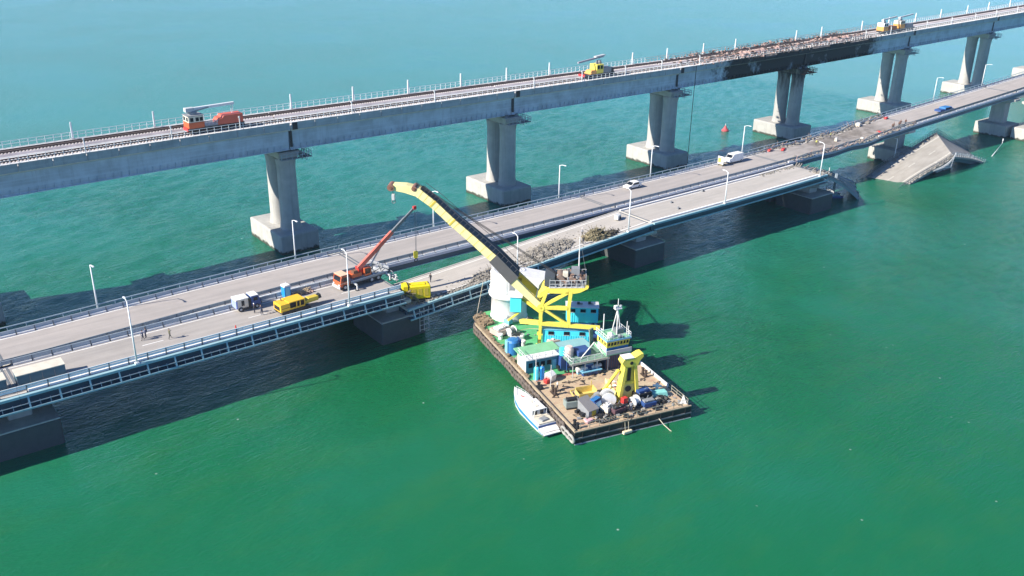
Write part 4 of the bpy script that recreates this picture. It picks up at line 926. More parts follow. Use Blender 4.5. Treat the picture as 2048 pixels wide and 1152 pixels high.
for (x, y), lab in zip(gang, GL): person((x, y, zfar(x)+0.07), RND.random()*6, lab+' of the five workers in a row at the near edge of the buckled road', (0.12, 0.06, 0.04), (0.04, 0.04, 0.05))
for k, (x, y) in enumerate(((222, 147.5), (231, 149.2))): person((x, y, zfar(x)+0.07), 1.0+k, ('left' if k == 0 else 'right')+' of two workers in yellow vests on the buckled roadway', (0.62, 0.60, 0.16), (0.05, 0.05, 0.06))

# ---------------------------------------------------------------- work trains on the railway
def rail_thing(name, label, s, cat):
    return thing(name, label, cat, (s, 186.5+bend(s)-3.4, 28.87+zrail(s)), math.atan2(bend(s+8)-bend(s), 8), None)
def bogies(t, xs):
    for x in xs:
        for y in (-0.78, 0.78): MB().tube((x, y-0.07, 0.42), (x, y+0.07, 0.42), 0.42, 14).obj('wheel', BLACK, t)
t = rail_thing('rail_crane', 'orange rail crane car with white boom over its red engine box', 60.2, 'rail crane')
MB().span(0, 11.6, -1.35, 1.35, 0.5, 1.0).obj('frame', BLACK, t); bogies(t, (1.2, 2.8, 8.6, 10.2))
MB().span(0, 3.2, -1.45, 1.45, 1.0, 2.15).obj('cab_base', ORANGE, t, bevel=0.05); MB().span(0.05, 3.15, -1.4, 1.4, 2.15, 3.4).obj('cab', CREAM, t, bevel=0.05)
MB().span(-0.1, 3.3, -1.5, 1.5, 3.4, 3.52).obj('cab_roof', GREYM, t)
for x0 in (0.4, 1.5, 2.35): MB().span(x0, x0+0.65, -1.43, -1.38, 2.35, 3.1).obj('cab_window', GLASS, t)
for y in (-0.7, 0.7): MB().span(0.02, 0.06, y-0.45, y+0.45, 2.4, 3.15).obj('windscreen', GLASS, t)
MB().span(-0.25, 0.0, -1.2, 1.2, 0.45, 1.0).obj('buffer_beam', RED, t)
MB().span(3.4, 6.0, -1.3, 1.3, 1.0, 1.25).obj('load_deck', GREYM, t)
mb = MB()
for k in range(10): mb.bar((3.4+k*0.28, -1.3, 1.25), (3.4+k*0.28, -1.3, 2.0), 0.06)
mb.bar((3.4, -1.3, 2.0), (6.0, -1.3, 2.0), 0.06); mb.obj('deck_rail', WFENCE, t, kind='stuff')
MB().slabxz([(6.0, 1.0), (11.4, 1.0), (11.4, 2.75), (7.3, 2.75), (7.0, 2.3), (6.4, 2.2), (6.0, 1.7)], -1.35, 1.35).obj('engine_box', M('rail_red_orange', (0.56, 0.11, 0.06), 0.5, 0.25), t, bevel=0.06)
MB().lathe([(0.9, 3.5), (0.9, 4.0), (0.6, 4.3)], (1.5, 0, 0), 14).obj('slewing_column', GREYM, t)
MB().bar((0.2, 0, 4.55), (10.2, 0, 4.75), 0.55, 0.5).obj('boom', WHITE, t); MB().box((0.9, 0, 4.5), (1.8, 1.2, 0.8)).obj('counterweight', LGREY, t, bevel=0.08)
for x in (9.6, 9.95): MB().bar((x, 0, 4.6), (x, 0, 2.75), 0.1).obj('boom_prop', WHITE, t)
MB().bar((1.5, -0.5, 4.1), (4.8, -0.2, 4.6), 0.22).obj('boom_stay', GREYM, t)

t = rail_thing('rail_motor_car', 'yellow rail car with grey rear and pivoting boom above the middle viaduct span', 165.6, 'rail car')
MB().span(0, 10.4, -1.3, 1.3, 0.5, 0.95).obj('frame', BLACK, t); bogies(t, (1.3, 2.6, 7.8, 9.2)); MB().span(-0.3, 0.0, -1.2, 1.2, 0.4, 1.0).obj('buffer_beam', RED, t)
MB().slabxz([(1.6, 0.95), (4.0, 0.95), (4.0, 1.9), (2.6, 1.8)], -1.3, 1.3).obj('bonnet', M('amber_paint', (0.72, 0.34, 0.10), 0.5, 0.2), t); MB().span(3.8, 6.2, -1.4, 1.4, 0.95, 3.3).obj('cab', YEL, t, bevel=0.06)
for x0 in (4.0, 5.1): MB().span(x0, x0+0.8, -1.43, -1.38, 2.1, 3.0).obj('cab_window', GLASS, t)
MB().span(6.2, 9.2, -1.3, 1.3, 0.95, 2.3).obj('engine_box', GREYM, t, bevel=0.05); MB().span(9.2, 10.3, -1.1, 1.1, 0.95, 2.0).obj('rear_box', BLACK, t)
MB().lathe([(0.8, 3.3), (0.8, 3.8), (0.5, 4.2)], (5.6, 0, 0), 12).obj('slewing_column', GREYM, t); MB().bar((-2.0, -0.3, 4.2), (7.6, 0.4, 5.0), 0.4, 0.4).obj('boom', M('mauve_grey', (0.36, 0.33, 0.37), 0.5), t); MB().bar((4.4, 0.2, 5.1), (8.0, 0.5, 5.3), 0.9, 0.3).obj('boom_deck', LGREY, t)

for s0, lab, twin in ((303.5, 'amber rail crane car with white top, left of the two at the burnt end', 0), (313.8, 'amber rail crane car coupled behind, right of the two at the burnt end', 1)):
    t = rail_thing('rail_crane', lab, s0, 'rail crane')
    MB().span(0, 10.1, -1.3, 1.3, 0.5, 0.95).obj('frame', BLACK, t); bogies(t, (1.2, 2.6, 7.6, 9.0))
    MB().span(0, 3.0, -1.4, 1.4, 0.95, 2.4).obj('cab_base', M('amber_cab', (0.60, 0.30, 0.08), 0.5, 0.2), t, bevel=0.06); MB().span(0.05, 2.95, -1.35, 1.35, 2.4, 3.6).obj('cab', WHITE if not twin else CREAM, t, bevel=0.06)
    for x0 in (0.35, 1.6): MB().span(x0, x0+0.8, -1.4, -1.33, 2.6, 3.3).obj('cab_window', GLASS, t)
    MB().slabxz([(3.2, 0.95), (8.8, 0.95), (8.4, 2.2), (4.6, 2.3)], -1.25, 1.25).obj('hopper' if not twin else 'engine_box', M('hopper_rust', (0.38, 0.14, 0.07), 0.7, 0.4) if not twin else GREYM, t)
    MB().lathe([(0.8, 3.6), (0.7, 4.3)], (1.5, 0, 0), 12).obj('slewing_column', GREYM, t); MB().bar((0.4, 0, 4.5), (9.5, 0, 5.2), 0.45, 0.4).obj('boom', LGREY, t); MB().bar((0.3, -0.6, 2.4), (0.3, -0.6, 5.0), 0.25).obj('stack', WHITE, t)

# burnt wreckage on the railway
mb = MB(); mb2 = MB()
for k in range(620):
    x = RND.uniform(205, 300); y = RND.choice((-5.5, -4.4, -1.0, 0.6, 6.2))+RND.gauss(0, 1.0); z = 28.6+zrail(x)+RND.random()*0.7*(1 if 222 < x < 290 else 0.35); d = RND.uniform(0.12, 0.55)
    (mb if RND.random() < 0.42 else mb2).box((x, 186.5+y, z), (d*1.6, d, d*0.6), rot=Matrix.Rotation(RND.random()*3, 3, 'Z') @ Matrix.Rotation(RND.uniform(-1, 1), 3, 'X'))
for k in range(420):
    x = RND.uniform(212, 298); y = RND.choice((-6.6, -5.5, -2, 0.5, 6.4))+RND.gauss(0, 0.6); z = 28.5+zrail(x)
    (mb if RND.random() < 0.4 else mb2).bar((x, 186.5+y, z), (x+RND.uniform(-1.5, 1.5), 186.5+y+RND.uniform(-1.2, 1.2), z+RND.uniform(0.1, 1.25)), RND.uniform(0.06, 0.16))
o = mb.obj('wreckage', RUSTP, None, kind='stuff'); tag(o, 'pink burnt wagon wreckage strewn over the scorched rail span', 'wreckage')
o = mb2.obj('charred_metal', M('charred', (0.06, 0.05, 0.045), 0.9, 0.6), None, kind='stuff'); tag(o, 'charred black scraps and bent bars along the scorched rail span', 'wreckage')
for i, (x, w_) in enumerate(((231, 4.0), (238, 5.5), (247, 4.0), (276, 5.0), (283, 4.5))):
    t = thing('burnt_plate', 'buckled pink burnt tank plate on the scorched span, %s from the left' % ORD[i], 'wreckage', (x, 183.3, 28.9+zrail(x)), RND.uniform(-0.2, 0.2), 'burnt tank plates')
    vs = []; fs = []
    for a in range(7):
        for b in range(4): vs.append((w_*(a/6-0.5), -1.2+b*0.8+RND.uniform(-0.15, 0.15), 0.3+0.7*math.sin(b*1.0)+RND.uniform(-0.25, 0.35)))
    for a in range(6):
        for b in range(3): fs.append((a*4+b, a*4+b+1, a*4+b+5, a*4+b+4))
    mb = MB().add(vs, fs); ob = mb.obj('plate', RUSTP, t); md = ob.modifiers.new('thick', 'SOLIDIFY'); md.thickness = 0.06
t = thing('hanging_cable', 'long dark cable hanging from the viaduct to the water by the third pier', 'cable', (205.5, 179.2, 0.0))
MB().path([(0.2, 0, 28.8), (0.1, 0.05, 20), (0, 0, 10), (0.1, 0.1, 0.2)], 0.09, 6).obj('cable', BLACK, t)
t = thing('buoy', 'red navigation buoy floating beyond the far carriageway', 'buoy', (247.7, 200.6, 0))
MB().lathe([(1.2, -0.3), (1.25, 0.35), (0.9, 0.7), (0.35, 1.5), (0.2, 1.9)], (0, 0, 0), 14).obj('float', M('faded_red', (0.42, 0.08, 0.09), 0.6), t); MB().tube((0, 0, 1.8), (0, 0, 2.5), 0.08).obj('top_mark', WHITE, t)
t = thing('work_raft', 'small blue workboat with thin mast tucked under the hanging slab', 'boat', (213.0, 135.2, 0), rad(-38))
for y in (-1.4, 1.4): MB().prism([(-3.0, y-0.5), (2.4, y-0.5), (3.2, y), (2.4, y+0.5), (-3.0, y+0.5)], -0.2, 0.6).obj('float', NAVY, t)
MB().span(-2.8, 2.2, -1.8, 1.8, 0.6, 0.75).obj('deck', SKYB, t); MB().span(-0.8, 0.8, -0.7, 0.7, 0.75, 1.9).obj('wheelhouse', WHITE, t, bevel=0.05); MB().bar((0.9, 0.2, 0.75), (1.1, 0.3, 6.2), 0.55, 0.4).obj('mast', GALV, t); MB().tube((-1.2, -0.3, 0.7), (-1.2, -0.3, 8.0), 0.09).obj('pole', WHITE, t)
#PART3
# ---------------------------------------------------------------- crane barge
BH = rad(76); BO = Vector((78.0, 84.6, 0))
BA_, BB_ = Vector((math.cos(BH), math.sin(BH), 0)), Vector((math.sin(BH), -math.cos(BH), 0))
def BW(a, b, z): return BO+BA_*a+BB_*b+Vector((0, 0, z))
def bthing(name, label, cat, a, b, z=2.06, dr=0.0, group=None): return thing(name, label, cat, BW(a, b, z), BH+dr, group)
# local axes of these things: x towards the bow, y to port (left), z up
barge = thing('crane_barge', 'wide crane barge with green foredeck and rusty stern deck, tyres along its side', 'barge', BO, BH)
HULL = [(0, 0), (0, -20), (30, -20.6), (36, -20), (43, -15.5), (44.5, -9), (44, -3), (39.5, 0)]
MB().prism(HULL, -1.2, 1.95).obj('hull', BLACK, barge)
MB().prism([(0.25, -0.25), (0.25, -19.75), (16.6, -19.75), (16.6, -0.25)], 1.95, 2.03).obj('cargo_deck', TAN, barge)
MB().prism([(16.62, -0.25), (16.62, -19.9), (30, -20.4), (35.8, -19.8), (42.7, -15.2), (44.2, -9), (43.7, -3.1), (39.4, -0.25)], 1.95, 2.04).obj('fore_deck', GREEN, barge)
MB().prism([(15.9, -1.2), (15.9, -18.8), (16.55, -18.8), (16.55, -1.2)], 2.03, 2.06).obj('red_deck_line', M('faded_red_line', (0.45, 0.16, 0.12), 0.8, 0.6), barge)
RIM = M('bulwark_brown', (0.36, 0.29, 0.20), 0.8, 0.6, 1.2)
MB().span(0.2, 39.4, -0.24, 0.0, 1.95, 2.35).obj('port_bulwark', RIM, barge)
MB().span(6.5, 33, -20.0, -19.78, 1.95, 2.5).obj('starboard_bulwark', WHITE, barge)
MB().span(0.0, 0.22, -20, 0.0, 1.95, 2.12).obj('stern_coaming', RIM, barge)
MB().span(-0.12, 0.0, -20, 0.0, 0.85, 1.05).obj('rub_rail', DGALV, barge); MB().span(-0.12, 0.0, -20, 0, -0.1, 0.12).obj('lower_rub_rail', LGREY, barge)
for i in range(9): MB().span(-0.1, 0.0, -1.4-i*2.2, -1.25-i*2.2, 0.1, 1.9).obj('hull_rib', BLACK, barge)
tyre = MB().torus((0, 0, 0), 0.52, 0.26, 'y', 16, 8).mesh('tyre', M('old_tyre', (0.085, 0.070, 0.062), 0.85, 0.7, 1.2, dark=(0.26, 0.20, 0.15)))
for i in range(34):
    o = bpy.data.objects.new('tyre', tyre); COL.objects.link(o); o.parent = barge; o.location = (3.4+i*1.06, 0.28, 1.35+RND.uniform(-0.18, 0.12)); o.rotation_euler = (rad(RND.uniform(-8, 8)), RND.random()*3, 0)
LT = MB().torus((0, 0, 0), 0.62, 0.2, 'y', 18, 8).mesh('tyre', M('pale_tyre', (0.34, 0.33, 0.30), 0.8, 0.5))
for k, x in enumerate((0.35, 1.5, 2.7)):
    o = bpy.data.objects.new('tyre', LT); COL.objects.link(o); o.parent = barge; o.location = (x, 0.34, 0.95); o.rotation_euler = (rad(-12), 0, rad(6)); o['label'] = 'pale worn fender tyre near the stern corner'
for i in range(6):
    o = bpy.data.objects.new('tyre', tyre); COL.objects.link(o); o.parent = barge; o.location = (39.6+i*0.8, -0.2-i*0.55, 1.6); o.rotation_euler = (0, RND.random()*3, rad(-35))
mb = MB()
rail_line(mb, [(0.35, -y, 2.1) for y in (1, 6, 12, 19.3)], 1.0, 1.6, 0.04, (1.0, 0.5)); rail_line(mb, [(x, -19.6, 2.1) for x in (0.5, 6)], 1.0, 1.5, 0.04, (1.0, 0.5))
mb.obj('stern_railing', M('railing_yellow_grey', (0.40, 0.37, 0.28), 0.6), barge, kind='stuff')
MB().path([(-0.1, -14.2, 1.2), (-1.0, -14.6, 0.5), (-2.4, -15.2, -0.1)], 0.07, 6).obj('mooring_line', ROPE, barge)
mb = MB()
for k in range(260):
    x = 17+RND.random()*22; y = -0.3-abs(RND.gauss(0, 0.28)); d = RND.uniform(0.1, 0.4); mb.box((x, y, 2.15+d*0.3), (d*1.4, d, d*0.8), RND.random()*3)
for k in range(150):
    x = 38+RND.random()*4; y = -0.6-RND.random()*2.5; d = RND.uniform(0.12, 0.55); mb.box((x, y, 2.15+RND.random()*0.5), (d*1.4, d, d*0.8), RND.random()*3)
mb.obj('old_nets', M('old_net_brown', (0.26, 0.19, 0.12), 0.95, 0.7, 1.5), barge, kind='stuff')
mb = MB()
for k in range(120):
    x = 0.6+RND.random()*6; y = -2-RND.random()*17; d = RND.uniform(0.08, 0.4); mb.box((x, y, 2.1+d*0.2), (d*1.5, d, d*0.6), RND.random()*3)
for k in range(60):
    x = 17+RND.random()*16; y = -2-RND.random()*16; d = RND.uniform(0.08, 0.35); mb.box((x, y, 2.1+d*0.2), (d*1.5, d, d*0.6), RND.random()*3)
mb.obj('deck_litter', GREYM, barge, kind='stuff')
mb = MB()
for k in range(170):
    x = 0.8+RND.random()*5.4; y = -3-RND.random()*14.5; d = RND.uniform(0.1, 0.55); mb.box((x, y, 2.1+d*0.3), (d*1.6, d, d*0.8), rot=Matrix.Rotation(RND.random()*3, 3, 'Z') @ Matrix.Rotation(RND.uniform(-0.6, 0.6), 3, 'X'))
for k in range(46):
    x, y = 0.8+RND.random()*14, -1.5-RND.random()*17; q = [(x, y, 2.08)]
    for i in range(5): q.append((q[-1][0]+RND.uniform(-0.9, 0.9), q[-1][1]+RND.uniform(-0.9, 0.9), 2.08+RND.random()*0.1))
    mb.path(q, 0.05, 4)
for k in range(90):
    x = 13.5+RND.random()*5; y = -6-RND.random()*11; d = RND.uniform(0.1, 0.4); mb.box((x, y, 2.1+RND.random()*0.7), (d*1.2, d, d), RND.random()*3)
mb.obj('dark_gear', BLACK, barge, kind='stuff')
mb = MB()
for k in range(26):
    x = 1+RND.random()*5; y = -4-RND.random()*12; d = RND.uniform(0.12, 0.4); mb.box((x, y, 2.2+RND.random()*0.8), (d*1.3, d, d), RND.random()*3)
for k in range(60):
    x = 20+RND.random()*4; y = -1-RND.random()*12; d = RND.uniform(0.12, 0.4); mb.box((x, y, 2.2+RND.random()*0.6), (d*1.3, d, d), RND.random()*3)
mb.obj('pale_gear', M('grubby_grey', (0.33, 0.30, 0.26), 0.8, 0.7, 1.2), barge, kind='stuff')
MB().torus((30.5, -7.5, 2.05), 3.6, 0.06, 'z', 28, 4).obj('deck_ring_mark', WOOD, barge)
MB().bar((16, -1.2, 2.05), (16.0, -1.2, 6.8), 0.09).obj('thin_pole', WFENCE, barge); MB().bar((13.4, -2.6, 2.05), (13.4, -2.6, 6.0), 0.08).obj('thin_pole', WFENCE, barge)
MB().tube((40.5, -0.6, 2.0), (41.5, -2.5, 9.2), 0.05, 5).obj('stay_wire', ROPE, barge)

# ---- the crane itself: local x to picture right, y away, z up
ch_ = rad(-42); crane = thing('floating_crane', 'yellow lattice floating crane whose long pale boom crosses the broken road bridge', 'crane', (91.5, 109.3, 2.05), ch_)
P1, P2, P3, P4, P5, P6, PE, PL = (0.1, 7.3), (1.1, 10.5), (5.1, 10.5), (4.8, 7.3), (0.15, 4.3), (4.95, 4.1), (10.2, 4.0), (0, 0)
def b2(p, y): return (p[0], y, p[1])
for y in (0.0, 4.6):
    for p, q_, w_ in ((P1, P2, 0.5), (P2, P3, 0.5), (P1, P5, 0.5), (P5, PL, 0.4), (P3, P4, 0.4), (P4, P6, 0.4)) if y > 1 else ((P1, P2, 0.55), (P1, P3, 0.5), (P3, P4, 0.6), (P1, P4, 0.6), (P1, P5, 0.6), (P5, P6, 0.65), (P1, P6, 0.45), (P4, P6, 0.6), (P5, PL, 0.5)):
        MB().bar(b2(p, y), b2(q_, y), w_, w_).obj('frame_beam', YEL, crane, bevel=0.03)
    MB().tube((P1[0], y-0.36, P1[1]), (P1[0], y+0.36, P1[1]), 0.62, 18).obj('boom_pivot', YEL, crane); MB().tube((P1[0], y-0.42, P1[1]), (P1[0], y+0.42, P1[1]), 0.2, 10).obj('pivot_pin', OCHRE, crane)
    for k in range(4): MB().box((0, y, 0.25+k*0.32), (0.62, 0.62, 0.16)).obj('hazard_stripe', BLACK, crane)
    MB().box((0, y, 0.12), (1.2, 1.0, 0.22)).obj('foot_plate', YEL, crane)
MB().bar(b2(P6, 0), b2(PE, -0.2), 0.6, 0.6).obj('long_beam', YEL, crane)
for p in (P1, P2, P3, P5): MB().bar(b2(p, 0), b2(p, 4.6), 0.4, 0.4).obj('cross_beam', YEL, crane)
MB().bar((-3.4, 4.6, 2.4), (0.1, 0.2, 4.3), 0.8, 0.7).obj('lower_strut', YEL, crane); MB().bar((0.15, 4.6, 4.3), (-4, 9, 5.2), 0.6).obj('lower_strut', OCHRE, crane)
# top platform shaped like a boat
MB().add([(x, y, z) for y, e in ((-0.25, 0), (4.85, 0)) for x, z in ((-0.5, 9.2), (0.2, 10.25), (1.3, 10.85), (7.3, 11.15), (8.0, 11.45), (7.9, 11.1), (6.6, 10.35), (5.3, 10.05), (1.2, 10.0), (0.0, 9.1))],
         [tuple(range(10)), tuple(range(19, 9, -1))]+[(i, 10+i, 10+(i+1) % 10, (i+1) % 10) for i in range(10)]).obj('top_platform', YEL, crane)
MB().add([(x, y, z) for y in (-0.2, 4.8) for x, z in ((1.4, 10.92), (7.3, 11.2), (7.3, 11.3), (1.4, 11.02))], [(0, 1, 2, 3), (7, 6, 5, 4)]+[(i, 4+i, 4+(i+1) % 4, (i+1) % 4) for i in range(4)]).obj('platform_deck', LGREY, crane)
mb = MB(); mb2 = MB()
for k in range(230):
    x = 2.2+RND.random()*5.2; y = 0.2+RND.random()*4.4; d = RND.uniform(0.1, 0.5); z = 11.1+RND.random()*1.5
    (mb if RND.random() < 0.6 else mb2).box((x, y, z), (d*1.3, d, d), rot=Matrix.Rotation(RND.random()*3, 3, 'Z') @ Matrix.Rotation(RND.uniform(-1, 1), 3, 'X'))
for k in range(60): mb.tube((1.8+RND.random()*5.4, 0.2+RND.random()*4.4, 11.1), (1.8+RND.random()*5.4, 0.2+RND.random()*4.4, 11.2+RND.random()*1.6), 0.07, 5)
mb.obj('winch_machinery', M('winch_rust', (0.24, 0.15, 0.11), 0.8, 0.6, 1.4), crane, kind='stuff'); mb2.obj('winch_fittings', GREYM, crane, kind='stuff')
for x, r in ((3.2, 0.75), (5.2, 0.6)): MB().tube((x, 0.8, 12.0), (x, 3.8, 12.0), r, 18).obj('rope_drum', M('rope_drum_brown', (0.20, 0.14, 0.11), 0.8, 0.5), crane)
MB().span(3.6, 4.5, 1.4, 2.4, 12.3, 13.2).obj('cream_box', CREAM, crane, bevel=0.06); MB().span(5.0, 6.4, 2.2, 3.6, 12.2, 13.6).obj('machine_box', GREYM, crane)
mb = MB(); rail_line(mb, [(1.5, -0.2, 11.0), (7.5, -0.2, 11.3), (7.5, 4.8, 11.3), (1.5, 4.8, 11.0), (1.5, -0.2, 11.0)], 1.3, 0.9, 0.05, (1.0, 0.5)); mb.obj('platform_railing', LGREY, crane, kind='stuff')
MB().span(0.6, 2.3, 0.3, 4.3, 11.0, 12.7).obj('wire_cage', M('dark_mesh', (0.06, 0.07, 0.08), 0.7), crane)
MB().tube((6.3, 4.6, 11.2), (6.2, 4.6, 18.5), 0.13, 7, 0.06).obj('vertical_mast', WHITE, crane); MB().tube((6.3, 4.6, 18.0), (7.7, 3.0, 11.6), 0.03, 4).obj('stay_wire', DGALV, crane)

# boom
nb = Vector((0.69, 0, 0.72))
BS = [(-5.0, 11.3, 1.6, 4.2), (-8.6, 15.1, 1.5, 3.9), (-12, 18.15, 1.4, 3.3), (-15.3, 20.95, 1.35, 2.8), (-18.5, 23.9, 1.35, 2.3), (-21.0, 25.6, 1.5, 1.9), (-22.8, 26.1, 1.35, 1.7), (-24.9, 26.45, 1.05, 1.5)]
def boom_section(i, grow=0.0):
    x, z, d, w_ = BS[i]; n = nb if i < 5 else (Vector((0.55, 0, 0.84)) if i == 5 else Vector((0.2, 0, 0.98)))
    lo = Vector((x, 2.3, z))-n*grow; hi = Vector((x, 2.3, z))+n*(d+grow); h = w_/2+grow
    return [lo+Vector((0, -h, 0)), lo+Vector((0, h, 0)), hi+Vector((0, h, 0)), hi+Vector((0, -h, 0))]
def boom_mesh(i0, i1, grow=0.0, sub=None):
    mb = MB(); rings = [boom_section(i, grow) for i in range(i0, i1+1)]
    vs = [v for r in rings for v in r]; fs = []
    for i in range(len(rings)-1):
        for q in range(4): fs.append((i*4+q, i*4+(q+1) % 4, (i+1)*4+(q+1) % 4, (i+1)*4+q))
    fs += [(3, 2, 1, 0), tuple(len(vs)-4+q for q in range(4))]
    return mb.add(vs, fs)
boom_mesh(0, 5).obj('boom', PALEYEL, crane, bevel=0.05)
boom_mesh(5, 7).obj('boom_beak', PALEYEL, crane, bevel=0.05)
boom_mesh(0, 1, 0.16).obj('boom_sleeve', M('dark_boom_sleeve', (0.10, 0.095, 0.095), 0.6, 0.3), crane)
# dark walkway with ropes along the back of the boom
mb = MB()
for i in range(0, 5):
    a = boom_section(i); b = boom_section(i+1)
    f = lambda r, u: r[3]*(1-u)+r[2]*u
    q4 = [f(a, 0.0), f(a, 1.0), f(b, 1.0), f(b, 0.0)]; up_ = Vector((0.69, 0, 0.72))*0.16
    mb.add([p for p in q4]+[p+up_ for p in q4], [(0, 1, 2, 3), (7, 6, 5, 4), (0, 4, 5, 1), (1, 5, 6, 2), (2, 6, 7, 3), (3, 7, 4, 0)])
mb.obj('boom_walkway', M('greasy_black', (0.022, 0.021, 0.022), 0.6, 0.3), crane)
mb = MB()
for i in range(0, 5):
    a = boom_section(i); b = boom_section(i+1)
    for u in (0.04, 0.96): mb.bar(a[3]*(1-u)+a[2]*u+nb*0.9, b[3]*(1-u)+b[2]*u+nb*0.9, 0.07)
    for k in range(5):
        s_ = k/5; p = (a[3]*0.96+a[2]*0.04)*(1-s_)+(b[3]*0.96+b[2]*0.04)*s_; mb.bar(p, p+nb*0.9, 0.06)
mb.obj('walkway_railing', M('dark_railing', (0.07, 0.07, 0.08), 0.6), crane, kind='stuff')
for y0, y1 in ((0.25, 0.55), (4.35, 4.05)):
    a = Vector((P1[0], y0, P1[1])); b = Vector((-5.3, y1, 12.3)); MB().bar(a, b, 0.7, 1.0, 0.75, 1.45, up=(0.7, 0, 0.7)).obj('boom_foot', PALEYEL if y0 < 1 else OCHRE, crane, bevel=0.04)
MB().bar((-3.6, 0.5, 10.6), (-3.6, 4.1, 10.6), 0.5).obj('boom_cross_tie', OCHRE, crane); MB().tube((-1.8, 1.2, 8.4), (-6.5, 2.0, 12.4), 0.32, 12).obj('luffing_cylinder', OCHRE, crane); MB().tube((-0.5, 3.0, 9.2), (-0.9, 3.3, 7.2), 0.18, 10).obj('white_arm', WHITE, crane)
for (x, z, r) in ((-25.1, 26.95, 0.58), (-21.2, 26.9, 0.45)):
    o = MB().tube((x, 1.3, z), (x, 3.3, z), r, 18).obj('sheave', M('sheave_red_brown', (0.22, 0.11, 0.08), 0.7, 0.5), crane); MB().tube((x, 1.2, z), (x, 3.4, z), r*0.45, 12).obj('sheave_hub', RUST, o)
h_ = MB().span(-25.1, -24.6, 2.0, 2.6, 24.6, 25.6).obj('hook_block', LGREY, crane, bevel=0.06); MB().torus((-24.85, 2.3, 24.3), 0.28, 0.08).obj('hook', DGALV, h_)
MB().tube((-24.9, 2.3, 26.6), (-24.9, 2.3, 25.5), 0.05, 5).obj('hoist_rope', BLACK, crane)
for y in (1.9, 2.2, 2.5, 2.8): MB().tube((-21.0, y, 27.6), (2.8, y, 12.4), 0.035, 4).obj('rope', M('dark_rope', (0.05, 0.05, 0.05), 0.8), crane)
for s_ in (0.22, 0.4, 0.58, 0.74):
    i = 3 if s_ > 0.5 else 2
mb = MB()
for i in (3, 4): mb.add([p+Vector((0, -0.02 if k in (0, 3) else 0.02, 0)) for k, p in enumerate(boom_section(i, 0.04))]+[p+Vector((-0.2, 0, 0.22)) for p in boom_section(i, 0.04)], [(0, 1, 2, 3), (7, 6, 5, 4), (0, 4, 5, 1), (1, 5, 6, 2), (2, 6, 7, 3), (3, 7, 4, 0)])
mb.obj('boom_joint_band', OCHRE, crane)
mb = MB()
for i in range(1, 5):
    a, b = boom_section(i), boom_section(i+1)
    for k in range(3):
        f_ = (k+0.5)/3; lo, hi = a[0].lerp(b[0], f_), a[3].lerp(b[3], f_); mb.bar(lo+Vector((0, -0.02, 0)), hi+Vector((0, -0.02, 0)), 0.05)
mb.obj('plate_seams', OCHRE, crane, kind='stuff')
# pedestal with the white machinery house
PX, PY = -6.2, 12.2
MB().lathe([(3.5, -0.1), (3.3, 0.4), (3.2, 4.2), (3.75, 4.4), (3.75, 4.75), (3.2, 4.9)], (PX, PY, 0), 36).obj('pedestal', WHITE, crane, smooth=True)
MB().lathe([(2.5, 4.8), (2.5, 8.6), (2.35, 8.9)], (PX-0.9, PY, 0), 30).obj('upper_drum', WHITE, crane, smooth=True)
MB().slabxz([(-7.0, 4.9), (1.2, 5.4), (2.4, 6.6), (0.8, 8.0), (-3.5, 8.7), (-7.0, 8.4)], PY-2.3, PY+2.2).obj('machinery_house', WHITE, crane, bevel=0.1)
MB().span(-6.0, -5.0, PY-2.36, PY-2.28, 5.7, 8.0).obj('louvre_door', GREYM, crane); MB().tube((-3.2, PY-2.4, 7.6), (-3.2, PY-2.2, 7.6), 0.42, 14).obj('porthole', BLACK, crane)
mb = MB(); rail_line(mb, [(PX+3.6*math.cos(a_/8*6.283), PY+3.6*math.sin(a_/8*6.283), 4.8) for a_ in range(9)], 1.1, 1.2, 0.04, (1.0, 0.5)); mb.obj('gallery_railing', WFENCE, crane, kind='stuff')
mb = MB(); rail_line(mb, [(PX-0.9+2.4*math.cos(a_/8*6.283), PY+2.4*math.sin(a_/8*6.283), 8.8) for a_ in range(9)], 1.0, 1.0, 0.04, (1.0, 0.5)); mb.obj('drum_railing', WFENCE, crane, kind='stuff')
MB().span(-5.6, -3.6, 6.6, 8.7, 3.1, 6.0).obj('operator_cab', CYAN, crane, bevel=0.06); MB().span(-5.8, -3.4, 6.4, 9.0, 6.0, 6.2).obj('cab_roof', WHITE, crane); MB().span(-5.63, -5.58, 6.9, 8.4, 4.2, 5.7).obj('cab_window', GLASS, crane)
MB().bar((-4.6, 8.7, 3.4), (-4.6, PY-1.5, 5.0), 0.4).obj('cab_bracket', OCHRE, crane); MB().bar((-6, 7.0, 1.2), (-3.6, 7.0, 3.3), 0.3).obj('cab_stair', YEL, crane)

# ---- containers
def container(label, corner, rz, L, D, H, roof=True, mat=CYAN):
    t = thing('cabin_container', label, 'container', corner, rz, 'cyan cabin containers')
    MB().span(0.05, L-0.05, 0.05, D, 0, H).obj('walls', mat, t)
    n = int(L/0.42)
    mb = MB()
    for i in range(n): mb.span(0.1+i*0.42, 0.1+i*0.42+0.2, -0.01, 0.06, 0.12, H*0.66)
    mb.obj('corrugation', mat, t, kind='stuff')
    MB().span(-0.1, L+0.1, -0.08, D+0.1, H, H+0.1).obj('roof', WHITE if roof else SKYB, t)
    for i in range(3):
        x = L*(0.12+0.32*i); w = MB().span(x, x+0.95, -0.03, 0.06, H*0.70, H*0.90).obj('window', GLASS, t); MB().span(x-0.06, x+1.01, -0.05, -0.01, H*0.67, H*0.70).obj('sill', LGREY, w)
    MB().span(L-0.06, L+0.02, 0.3, D-0.2, 0.1, H-0.15).obj('end_wall', BLUE, t)
    return t
container('lower cyan cabin container standing on the green deck under the yellow frame', (91.9, 109.0, 2.06), rad(-40), 8.3, 2.6, 3.1, False)
